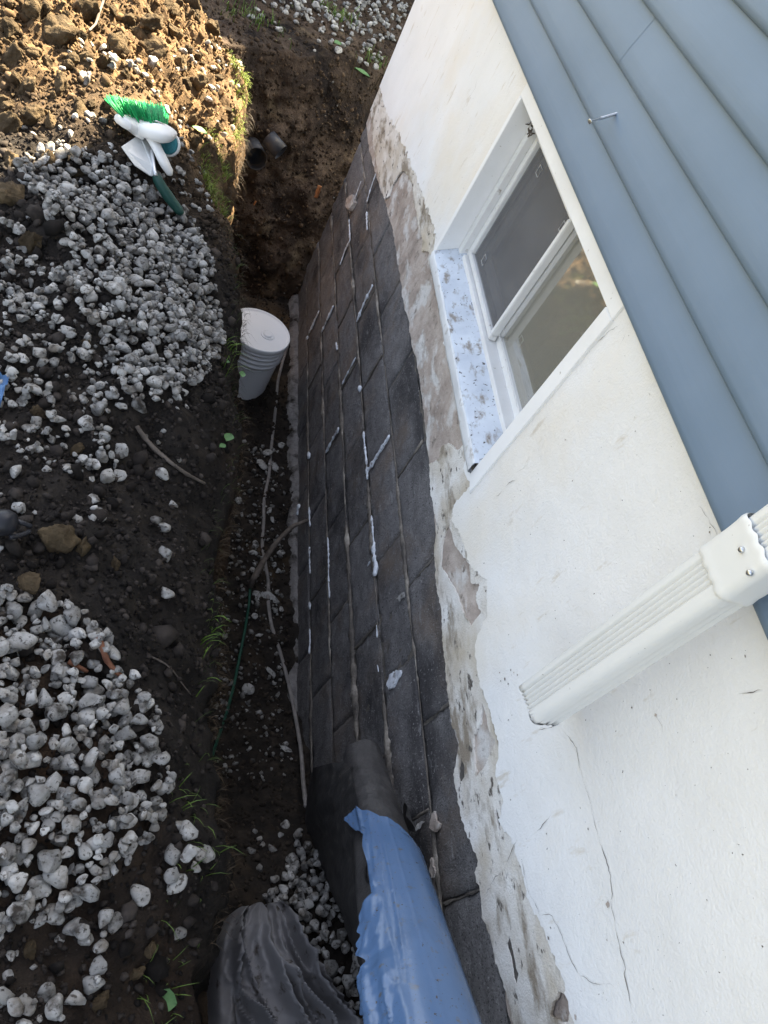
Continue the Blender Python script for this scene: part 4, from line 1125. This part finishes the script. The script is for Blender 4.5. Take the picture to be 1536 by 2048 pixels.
twig('twig', [(303, 1318), (325, 1328), (345, 1345), (362, 1370), (380, 1392)], .0018, 'root', 'thin pale stalk curving over the bare soil edge', 'twig', .008)
twig('twig', [(205, 20), (190, 60), (175, 85)], .005, 'root', 'brown stick between sunlit clods at the far bank', 'twig', .03)

# --- drain pipes sticking out of the far bank
def drain(name, a, b, y, r, ax, L, label):
    c = at_y(a, b, y); ax = np.array(ax, float); ax /= np.linalg.norm(ax)
    q = Vector(ax).to_track_quat('Z', 'Y'); seg = 28
    V = []
    prof = [(r * .9, -L), (r, -L * .98), (r, 0), (r * .93, .0), (r * .90, -.02), (r * .90, -L * .8)]
    for rr, h in prof:
        for i in range(seg):
            t = 2 * math.pi * i / seg; w = q @ Vector((rr * math.cos(t), rr * math.sin(t), h)); V.append(tuple(c + np.array(w)))
    F = [tuple(f) for f in grid_faces(len(prof), seg, True)] + [tuple(range(5 * seg, 6 * seg))]
    return obj(name, mesh_np(name, np.array(V), F), 'drain', None, label=label, cat='drain pipe')
drain('drain_pipe', 513, 318, 3.60, .053, (.10, -.75, .18), .20, 'open black drain pipe end facing out of the far bank')
drain('drain_pipe', 562, 305, 3.60, .042, (.75, -.45, -.25), .09, 'tilted black drain pipe beside the other open pipe')
# --- slivers of orange wood in the far bank
def sliver(px, y, r, m, label):
    P = resample([at_y(a, b, y) for a, b in px], .008)
    V, F = tube_np(P, r, 6, (1, .5), .35, int(px[0][0]))
    obj('wood_sliver', mesh_np('wood_sliver', V, F), m, None, label=label, cat='wood')
sliver([(640, 372), (636, 384), (632, 395)], 3.63, .011, 'orange_wood', 'bright orange wood sliver stuck in the dark far bank')
sliver([(512, 402), (508, 410)], 3.60, .005, 'orange_wood', 'tiny orange wood splinter low under the drain pipes')
sliver([(470, 352), (496, 350)], 3.58, .006, 'root', 'short brown stick poking from bank below the drain pipes')
for i, pp in enumerate([[(700, 160), (708, 135), (712, 115)], [(728, 215), (740, 190), (752, 170), (762, 150)], [(722, 180), (725, 165)], [(715, 150), (718, 140)]]):
    P = smooth_path([np.array([at_y(a, b, 3.0)])[0] if False else (lambda q: q)(at_y(a, b, float(on_face(at_y(a, b, 4.0)[0], at_y(a, b, 4.0)[2])) - .03)) for a, b in pp], .01, 2)
    V, F = tube_np(P, .0035, 6, None, .3, i)
    obj('root', mesh_np('root', V, F), 'clod', None, label='thin pale root hanging from the far bank near the house corner', cat='root', group='roots in the far bank')

# --- roll of blue membrane
ra, rb = at_t(725, 1512, 1.86), at_t(846, 2060, 1.17)
ra[0] = min(ra[0], -.075)
roll = empty('membrane_roll', tuple(ra), 'roll of black membrane in torn blue plastic film leaning along the wall', 'membrane roll')
ax = rb - ra; RL = np.linalg.norm(ax); ax /= RL
side = np.cross(ax, [0, 0, 1.0]); side /= np.linalg.norm(side)        # towards the wall or away from it
if side[0] > 0: side = -side                                          # side points away from the wall
upv = np.cross(side, ax); upv /= np.linalg.norm(upv)
if upv[2] < 0: upv = -upv
def rad(u): return .054 + .032 * np.clip(u, 0, 1.3) + .003 * sst((u - .45) / .1)
def roll_pt(u, th, dr=0):
    """u along the axis (0 far end, 1 at the picture's lower edge), th angle from straight up, positive away from the wall"""
    r = rad(u) + dr
    return ra + ax * (u * RL) + side * (r * np.sin(th))[..., None] + upv * (r * np.cos(th))[..., None] if np.ndim(u) else ra + ax * (u * RL) + side * r * math.sin(th) + upv * r * math.cos(th)
def surf(name, U, TH, dr, m, parent, thick=0.0):
    """a wrapped sheet over arrays U, TH"""
    r = rad(U) + dr
    V = ra + ax * (U * RL)[..., None] + side * (r * np.sin(TH))[..., None] + upv * (r * np.cos(TH))[..., None]
    nu, nv = U.shape
    F = grid_faces(nu, nv)
    return obj(name, mesh_np(name, V.reshape(-1, 3), F), m, parent)
u, th = np.meshgrid(np.linspace(-.0, 1.35, 70), np.linspace(0, 2 * math.pi, 48), indexing='ij')
u = u + np.clip(1 - u / .12, 0, 1) * (.008 * fbm(np.cos(th) * 2.2, np.sin(th) * 2.2, 0, 1, 3, 44))
surf('core', u, th, -.006 + .003 * fbm(u * 6, np.cos(th) * 2, np.sin(th) * 2, 1, 3, 4), 'membrane_dusty', roll)
# end face of the core: inner winding
u, th = np.meshgrid(np.linspace(0, .2, 12), np.linspace(0, 2 * math.pi, 40), indexing='ij')
surf('inner_winding', u, th, -.014, 'membrane', roll)
for dr_ in (-.021, -.028): surf('inner_winding', u + .004, th, dr_, 'membrane', roll)
u = np.linspace(.45, 1.35, 220)
vmax = 1.32 + .95 * fbm(u * 3.8, u * 0, 1, 1, 5, 19, .5) + .15 * sst((.57 - u) / .1)
vmax = np.maximum(vmax, 1.02)
uu = np.repeat(u[:, None], 110, 1)
TH = np.linspace(0, 1, 110)[None, :] * (vmax[:, None] + 2.5) - 2.5
edge = sst((TH - .62) / .7)
wr = .008 * edge * fbm(uu * 9, TH * .9, 0, 1, 4, 12) + .012 * edge * (1 - np.abs(fbm(uu * 3.2 + TH * .5, TH * 4.2, 3, 1, 2, 15))) ** 3 + .003 * edge * (1 - np.abs(fbm(uu * 9 - TH * 3, TH * 3, 5, 1, 2, 35))) ** 4 + .0016 * (1 - np.abs(vnoise(uu * 1.6 + TH * .25, TH * 2.6, 9, 37))) ** 10 + .0012 * fbm(uu * 5, TH * 1.5, 7, 1, 3, 18) * sst((TH + .5) / 1)
wr = wr + .010 * edge
uu2 = uu + np.where(uu < .485, .02 * fbm(TH * 2, TH * 0, 3, 1, 3, 21) + .10 * sst((TH - .2) / 1.2) * -1.0 * (1 - (uu - .45) / .035) * .6 + .05 * sst((-TH) / 1.5), 0)
uu2 = uu2 + (uu < .63) * (1 - np.clip((uu - .45) / .175, 0, 1)) * (-.055 * sst((TH - .35) / .9) + .035 * sst((.2 - TH) / 1.2))
surf('blue_film', uu2, TH, .0025 + wr, 'film', roll)
# black sheet let down from the roll to the floor
nu, nv = 70, 26
G = np.zeros((nu, nv, 3))
topu = np.linspace(.10, 1.2, nu)
low_px = [(612, 1545), (606, 1640), (630, 1700), (660, 1780), (690, 1860), (735, 1960), (800, 2060), (860, 2160)]
lowp = []
for a, b in low_px:
    q = at_z(a, b, -.3)
    for _ in range(6): q = at_z(a, b, float(floor_z(q[0], q[1])) + .012)
    lowp.append(q)
lowp[0] = at_z(618, 1545, -.22); lowp[1] = at_z(610, 1640, -.25)
lowp = resample(np.array(lowp), .01); lowp = lowp[np.linspace(0, len(lowp) - 1, nu).astype(int)]
for i in range(nu):
    top = roll_pt(topu[i], 1.15, -.004)
    for j in range(nv):
        t = j / (nv - 1)
        p = top * (1 - t) + lowp[i] * t
        p = p + side * (.02 * math.sin(math.pi * t)) + side * .006 * float(fbm(i * .22, t * 4, 0, 1, 3, 22))
        G[i, j] = p
obj('black_sheet', mesh_np('black_sheet', G.reshape(-1, 3), grid_faces(nu, nv)), 'membrane', roll)
# torn flap of membrane standing off towards the wall
nu, nv = 14, 10
G = np.zeros((nu, nv, 3))
f0, f1 = roll_pt(.36, -.8, 0), roll_pt(.46, -.75, 0)
tip = at_x(808, 1620, -.03)
for i in range(nu):
    for j in range(nv):
        s_, t = i / (nu - 1), j / (nv - 1)
        b = f0 * (1 - s_) + f1 * s_
        G[i, j] = b + (tip - (f0 + f1) / 2) * t * (1 - .5 * abs(s_ - .4)) + np.array([0, 0, .02 * math.sin(t * 2.5 + s_ * 2)])
obj('torn_flap', mesh_np('torn_flap', G.reshape(-1, 3), grid_faces(nu, nv)), 'membrane', roll)

# --- crumpled grey cloth
nu, nv = 120, 130
G = np.zeros((nu, nv, 3))
cu = np.linspace(-1, 1, nu); cv = np.linspace(0, 1.25, nv)
for j, v_ in enumerate(cv):
    pl, pr = np.interp(v_, [0, .1, .3, .6, 1, 1.25], [492, 455, 430, 418, 412, 408]), np.interp(v_, [0, .1, .3, .6, 1, 1.25], [548, 588, 612, 655, 740, 790])
    py = 1812 + 238 * v_
    zc = np.interp(v_, [0, .2, .6, 1.25], [-.15, -.09, -.07, -.06])
    A = at_z(pl, py, zc - .06); B = at_z(pr, py, zc - .10)
    B[0] = min(B[0], -.03)
    for i, u_ in enumerate(cu):
        s_ = (u_ + 1) / 2
        q = A * (1 - s_) + B * s_
        w_ = .55 * float(fbm(v_ * 1.5, u_ * .6, 2, 1, 2, 25)) + .22 * v_ * u_
        a_ = 1 - abs(float(vnoise((u_ + w_) * 2.3 + 4.1, v_ * .45, 0, 27)))
        b_ = 1 - abs(float(vnoise((u_ + w_ * .7) * 5.2 + 1.7, v_ * 1.1, 3, 28)))
        fold = .085 * (a_ ** 6) + .040 * (b_ ** 7) + .010 * (1 - abs(float(fbm(u_ * 4 + v_ * 3, v_ * 3 - u_, 6, 1, 3, 29)))) ** 3
        fold -= .05 * math.exp(-((u_ + .62) / .07) ** 2)
        fold *= min(1, v_ * 3 + .35)
        q[2] += .05 * (1 - u_ * u_) + fold - .10 * sst((abs(u_) - .85) / .15) - .14 * (1 - sst(v_ / .05))
        q[1] += .012 * float(fbm(u_ * 4, v_ * 2, 9, 1, 2, 29))
        G[i, j] = q
obj('cloth', mesh_np('cloth', G.reshape(-1, 3), grid_faces(nu, nv)), 'tarp', None, label='crumpled dirty grey cloth heaped at the near end of the trench', cat='cloth')

# --- hand brush with green bristles
zb_ = .0
def bz(a, b, h=0.0): q = on_bank(a, b); return at_z(a, b, q[2] + h)
c_head = bz(290, 255, .06)
e1, e2 = bz(252, 242, .075), bz(333, 262, .065)
brush = empty('hand_brush', tuple(c_head), 'white hand brush with bright green bristles on the sunlit bank', 'brush')
def loft(name, path, wid, hgt, m, parent, seg=16):
    """a rounded bar: centre path, width and height per point, lying on the bank"""
    P = np.asarray(path, float); n = len(P)
    T = np.gradient(P, axis=0); T /= np.linalg.norm(T, axis=1)[:, None]
    A = np.cross(T, [0, 0, 1.0]); A /= np.linalg.norm(A, axis=1)[:, None]; B = np.cross(A, T)
    th = np.linspace(0, 2 * math.pi, seg, endpoint=False)
    cs, sn = np.sign(np.cos(th)) * np.abs(np.cos(th)) ** .7, np.sign(np.sin(th)) * np.abs(np.sin(th)) ** .7
    V = P[:, None] + A[:, None] * (np.asarray(wid)[:, None] * cs)[..., None] + B[:, None] * (np.asarray(hgt)[:, None] * sn)[..., None]
    F = [tuple(f) for f in grid_faces(n, seg, True)] + [tuple(range(seg))[::-1], tuple(range((n - 1) * seg, n * seg))]
    return obj(name, mesh_np(name, V.reshape(-1, 3), F), m, parent)
hp = smooth_path([bz(245, 243, .055), bz(262, 250, .06), bz(290, 258, .062), bz(318, 264, .06), bz(338, 262, .05)], .008, 2)
k = np.linspace(0, 1, len(hp))
loft('head', hp, .020 + .026 * np.sin(np.pi * np.clip(k * .8 + .1, 0, 1)), .012 + .010 * np.sin(np.pi * np.clip(k, .05, .95)), 'white_plastic', brush)
gp_ = smooth_path([bz(296, 262, .066), bz(306, 280, .07), bz(316, 300, .065), bz(328, 325, .05), bz(343, 350, .035)], .008, 3)
k = np.linspace(0, 1, len(gp_))
loft('grip', gp_, np.interp(k, [0, .2, .5, .8, .95, 1], [.030, .017, .014, .017, .015, .006]), np.interp(k, [0, .2, .5, .8, .95, 1], [.014, .012, .011, .012, .010, .004]), 'white_plastic', brush)
# bristle tufts
Vs, Fs, b0 = [], [], 0
rs = np.random.default_rng(5)
for i in range(26):
    for j in range(4):
        s_ = i / 25
        root_ = bz(248 + 84 * s_, 237 + 24 * s_, .060 - .008 * j)
        tip_ = bz(214 + 118 * s_ + rs.uniform(-2, 2), 196 + 20 * s_ + rs.uniform(-2, 2), .060 - .012 * j)
        for q in range(5):
            t_ = tip_ + rs.normal(0, .0045, 3)
            V, F = tube_np([root_, root_ * .5 + t_ * .5 + rs.normal(0, .0015, 3), t_], [.0016, .0015, .0010], 4)
            Vs.append(V); Fs += [tuple(x + b0 for x in f) for f in F]; b0 += len(V)
obj('bristles', mesh_np('bristles', np.vstack(Vs), Fs), 'bristle', brush, kind='stuff')

# --- trowel
tr = empty('trowel', tuple(bz(300, 330, .02)), 'pointing trowel with bright blade and dark green handle under the brush', 'trowel')
bl = [bz(243, 293, .035), bz(280, 268, .045), bz(292, 263, .045), bz(300, 285, .043), bz(305, 330, .035), bz(309, 352, .03), bz(300, 350, .03), bz(270, 330, .03)]
n = len(bl)
V = np.vstack([bl, np.array(bl) - [0, 0, .003]])
F = [tuple(range(n)), tuple(range(2 * n - 1, n - 1, -1))] + [(i, n + i, n + (i + 1) % n, (i + 1) % n) for i in range(n)]
obj('blade', mesh_np('blade', V, F, smooth=False), 'blade', tr)
V, F = tube_np(smooth_path([bz(303, 300, .045), bz(308, 340, .04), bz(312, 352, .04)], .006), .006, 8)
obj('tang', mesh_np('tang', V, F), 'metal', tr)
hp = smooth_path([bz(311, 350, .035), bz(322, 372, .032), bz(340, 398, .028), bz(364, 428, .022)], .006, 2)
k = np.linspace(0, 1, len(hp))
loft('handle', hp, np.interp(k, [0, .1, .5, .9, 1], [.010, .014, .017, .015, .009]), np.interp(k, [0, .1, .5, .9, 1], [.009, .012, .014, .012, .008]), 'handle', tr)

# --- small round scrubber by the brush
sb = empty('scrub_brush', tuple(bz(336, 290, .0)), 'small round white scrubber with teal bristles half behind the brush', 'scrub brush')
c = bz(337, 288, .035)
qn = Vector((-.30, -.80, .45)).normalized().to_track_quat('Z', 'Y')
def disc(name, prof, m, parent, seg=24):
    V = []
    for r, h in prof:
        for i in range(seg):
            t = 2 * math.pi * i / seg; w = qn @ Vector((r * math.cos(t), r * math.sin(t), h)); V.append(tuple(c + np.array(w)))
    F = [tuple(f) for f in grid_faces(len(prof), seg, True)] + [tuple(range((len(prof) - 1) * seg, len(prof) * seg))]
    return obj(name, mesh_np(name, np.array(V), F), m, parent)
disc('rim', [(.010, -.022), (.030, -.020), (.036, -.006), (.036, .004), (.032, .006), (.030, .002)], 'white_plastic', sb)
disc('bristle_pad', [(.0295, .001), (.0295, .010), (.026, .013), (.004, .014)], 'teal', sb)

# --- black tool nozzle and scrap of blue sheet at the bank's left edge
q0, q1 = on_bank(-30, 1078) + [0, 0, .05], on_bank(30, 1072) + [0, 0, .045]
gun = empty('caulk_gun', tuple(q0), 'black plastic tool end with two prongs half outside the picture on gravel', 'tool')
P = resample([q0, q1], .006); k = np.linspace(0, 1, len(P))
V, F = tube_np(P, np.interp(k, [0, .5, .75, .8, .95, 1], [.024, .024, .023, .020, .019, .015]), 16)
obj('barrel', mesh_np('barrel', V, F), 'black', gun)
for pp in ([(18, 1060), (40, 1066), (60, 1074)], [(18, 1096), (40, 1092), (58, 1083)]):
    P = smooth_path([on_bank(a, b) + [0, 0, .035] for a, b in pp], .005); V, F = tube_np(P, .0045, 7)
    obj('prong', mesh_np('prong', V, F), 'black', gun)
G = []
for i in range(12):
    for j in range(12):
        q = on_bank(-20 + 38 * i / 11 * (1 - .5 * j / 11), 770 + 62 * j / 11); q = q + [0, 0, .03 + .012 * float(fbm(i * .4, j * .4, 0, 1, 2, 3))]
        G.append(q)
obj('sheet_scrap', mesh_np('sheet_scrap', np.array(G), grid_faces(12, 12)), 'blue_sheet', None, label='small torn scrap of blue plastic sheet lying on the soil', cat='plastic scrap')

# ================================================================ grass and weeds
RNG = np.random.default_rng(99)
def grass(name, roots, length, width, lean, tint, label=None):
    n = len(roots); Vs, Fs, Ts, b = [], [], [], 0
    for i in range(n):
        L = length * RNG.uniform(.4, 1.3); a = RNG.uniform(0, 6.28)
        d = np.array([math.cos(a), math.sin(a), 0]) * RNG.uniform(.2, .9) + lean
        w = np.array([-math.sin(a), math.cos(a), 0]) * width * RNG.uniform(.6, 1.2)
        p = roots[i]; up_ = np.array([0, 0, 1.0])
        pts = [p, p + L * (.45 * up_ + .15 * d), p + L * (.75 * up_ + .45 * d), p + L * (.75 * up_ + .9 * d) - up_ * L * .15 * RNG.random()]
        for k, q in enumerate(pts):
            f = (1, .9, .65, .08)[k]; Vs += [q - w * f, q + w * f]
        Fs += [(b, b + 1, b + 3, b + 2), (b + 2, b + 3, b + 5, b + 4), (b + 4, b + 5, b + 7, b + 6)]
        b += 8; t = tint * RNG.uniform(.6, 1.3); Ts += [t] * 8
    return obj(name, mesh_np(name, np.array(Vs), np.array(Fs), tint=np.array(Ts)), 'grass', None, kind='stuff')
def lip_roots(n, y0, y1, s0, s1, clump=None):
    y = RNG.uniform(y0, y1, n) if clump is None else np.concatenate([RNG.normal(c, .05, n // len(clump) + 1) for c in clump])[:n]
    s = RNG.uniform(s0, s1, n); x = lipx(y) - s
    return np.column_stack([x, y, bank_z(x, y)])
def face_roots(n, y0, y1, t0, t1, clump=None):
    y = RNG.uniform(y0, y1, n) if clump is None else np.concatenate([RNG.normal(c, .07, n // len(clump) + 1) for c in clump])[:n]
    t = RNG.uniform(t0, t1, n)
    x = lipx(y); z = bank_z(x, y)
    return np.column_stack([x + .02 + .10 * t, y, z - 1.0 * t])
gr = lip_roots(2600, 2.30, 3.45, -.01, .10)
gr = gr[(fbm(gr[:, 0], gr[:, 1], 0, 9, 3, 101) > -.05 + 3.5 * (lipx(gr[:, 1]) - gr[:, 0] - .02))]
grass('grass', gr, .032, .0010, np.array([.4, -.1, -.1]), np.array([1.7, 1.5, .8]))
grass('grass', lip_roots(150, .5, 2.35, -.01, .03), .03, .0007, np.array([.5, 0, -.2]), np.array([.5, .50, .45]))
grass('grass', lip_roots(70, .0, .5, .0, .10, clump=[.08, .14, .33, .42]), .045, .0011, np.array([.3, 0, 0]), np.array([.8, .85, .6]))
grass('grass', lip_roots(40, .6, 1.8, -.005, .03, clump=[.80, 1.75]), .07, .0016, np.array([.5, -.1, -.2]), np.array([.9, 1.0, .6]))
grass('dry_roots', face_roots(2400, .2, 3.3, .0, .25), .045, .0006, np.array([.6, 0, -1.0]), np.array([.62, .27, .6]))
xg = RNG.uniform(-.75, -.3, 200); yg = far_lip(xg) + RNG.uniform(0, .4, 200)
cg = np.concatenate([RNG.normal([-.16, 4.75], [.07, .06], (90, 2)), RNG.normal([.10, 4.33], [.06, .05], (50, 2)), RNG.normal([-.62, 4.2], [.08, .1], (70, 2))])
grass('grass', np.column_stack([cg, far_ground(cg[:, 0], cg[:, 1])]), .07, .0022, np.array([0, -.3, 0]), np.array([1.0, 1.1, .7]))
# broad weed leaves
def leaf(px, base, s, label, lift=.02):
    q = base(*px) + np.array([0, 0, lift])
    a = RNG.uniform(0, 6.28); d = np.array([math.cos(a), math.sin(a), .25]); w = np.array([-math.sin(a), math.cos(a), .1])
    V = []
    for k, (t, ww) in enumerate(((0, .05), (.2, .55), (.45, .8), (.7, .6), (.9, .25), (1, .02))):
        for e in (-1, 0, 1): V.append(q + d * t * s + w * e * ww * s * .5 + np.array([0, 0, .12 * s * abs(e) - .2 * s * t * t]))
    obj('leaf', mesh_np('leaf', np.array(V), grid_faces(6, 3)), 'leaf', None, label=label, cat='leaf')
leaf((410, 285), on_bank, .055, 'broad green leaf at the sunlit edge beside the white scrubber', .03)
leaf((470, 160), on_bank, .05, 'green leaf catching the sun at the far trench edge')
leaf((457, 878), lambda a, b: at_z(a, b, .30), .035, 'dark green heart-shaped leaf on the shaded bank edge')
leaf((447, 900), lambda a, b: at_z(a, b, .31), .022, 'pale green leaf just below the dark one on the bank')
leaf((456, 735), on_bank, .022, 'small pale green leaf on soil opposite the pail')
leaf((480, 765), lambda a, b: at_z(a, b, .30), .025, 'bright green pointed leaf hanging at the edge in front of pail')
leaf((735, 165), lambda a, b: at_y(a, b, 4.15), .09, 'light green weed leaf hanging on the far bank near the house')
leaf((665, 95), lambda a, b: at_z(a, b, .34), .05, 'small green weed leaf among the far stones')
leaf((350, 2010), on_bank, .045, 'large dusty green leaf on soil beside the crumpled cloth', .01)

# ================================================================ unseen house, added out of frame to shade the far ground
nb = empty('added_shade_house', (3.0, 9.0, .3), 'unseen house added to shade the far ground', 'house')
box('added_shade_wall', -1.4, 8.0, 7.7, 12.0, .2, 5.95, 'trim', nb)
bm = bmesh.new()
rp = [(7.55, 5.90), (9.85, 7.2), (12.15, 5.90), (12.15, 6.0), (9.85, 7.32), (7.55, 6.0)]
for x in (-1.6, 8.2): [bm.verts.new((x, y, z)) for y, z in rp]
bm.verts.ensure_lookup_table(); v = bm.verts
bm.faces.new([v[i] for i in range(6)]); bm.faces.new([v[i] for i in range(11, 5, -1)])
for i in range(6): bm.faces.new((v[i], v[6 + i], v[6 + (i + 1) % 6], v[(i + 1) % 6]))
bmesh.ops.recalc_face_normals(bm, faces=bm.faces)
me = bpy.data.meshes.new('roof'); bm.to_mesh(me); bm.free()
obj('roof', me, 'roof', nb)  # roof of the added unseen house, there only to cast shade
for x in (.2, 3.0, 5.6): box('window', x, x + 1.0, 7.66, 7.699, 1.4, 2.6, 'dark', nb)
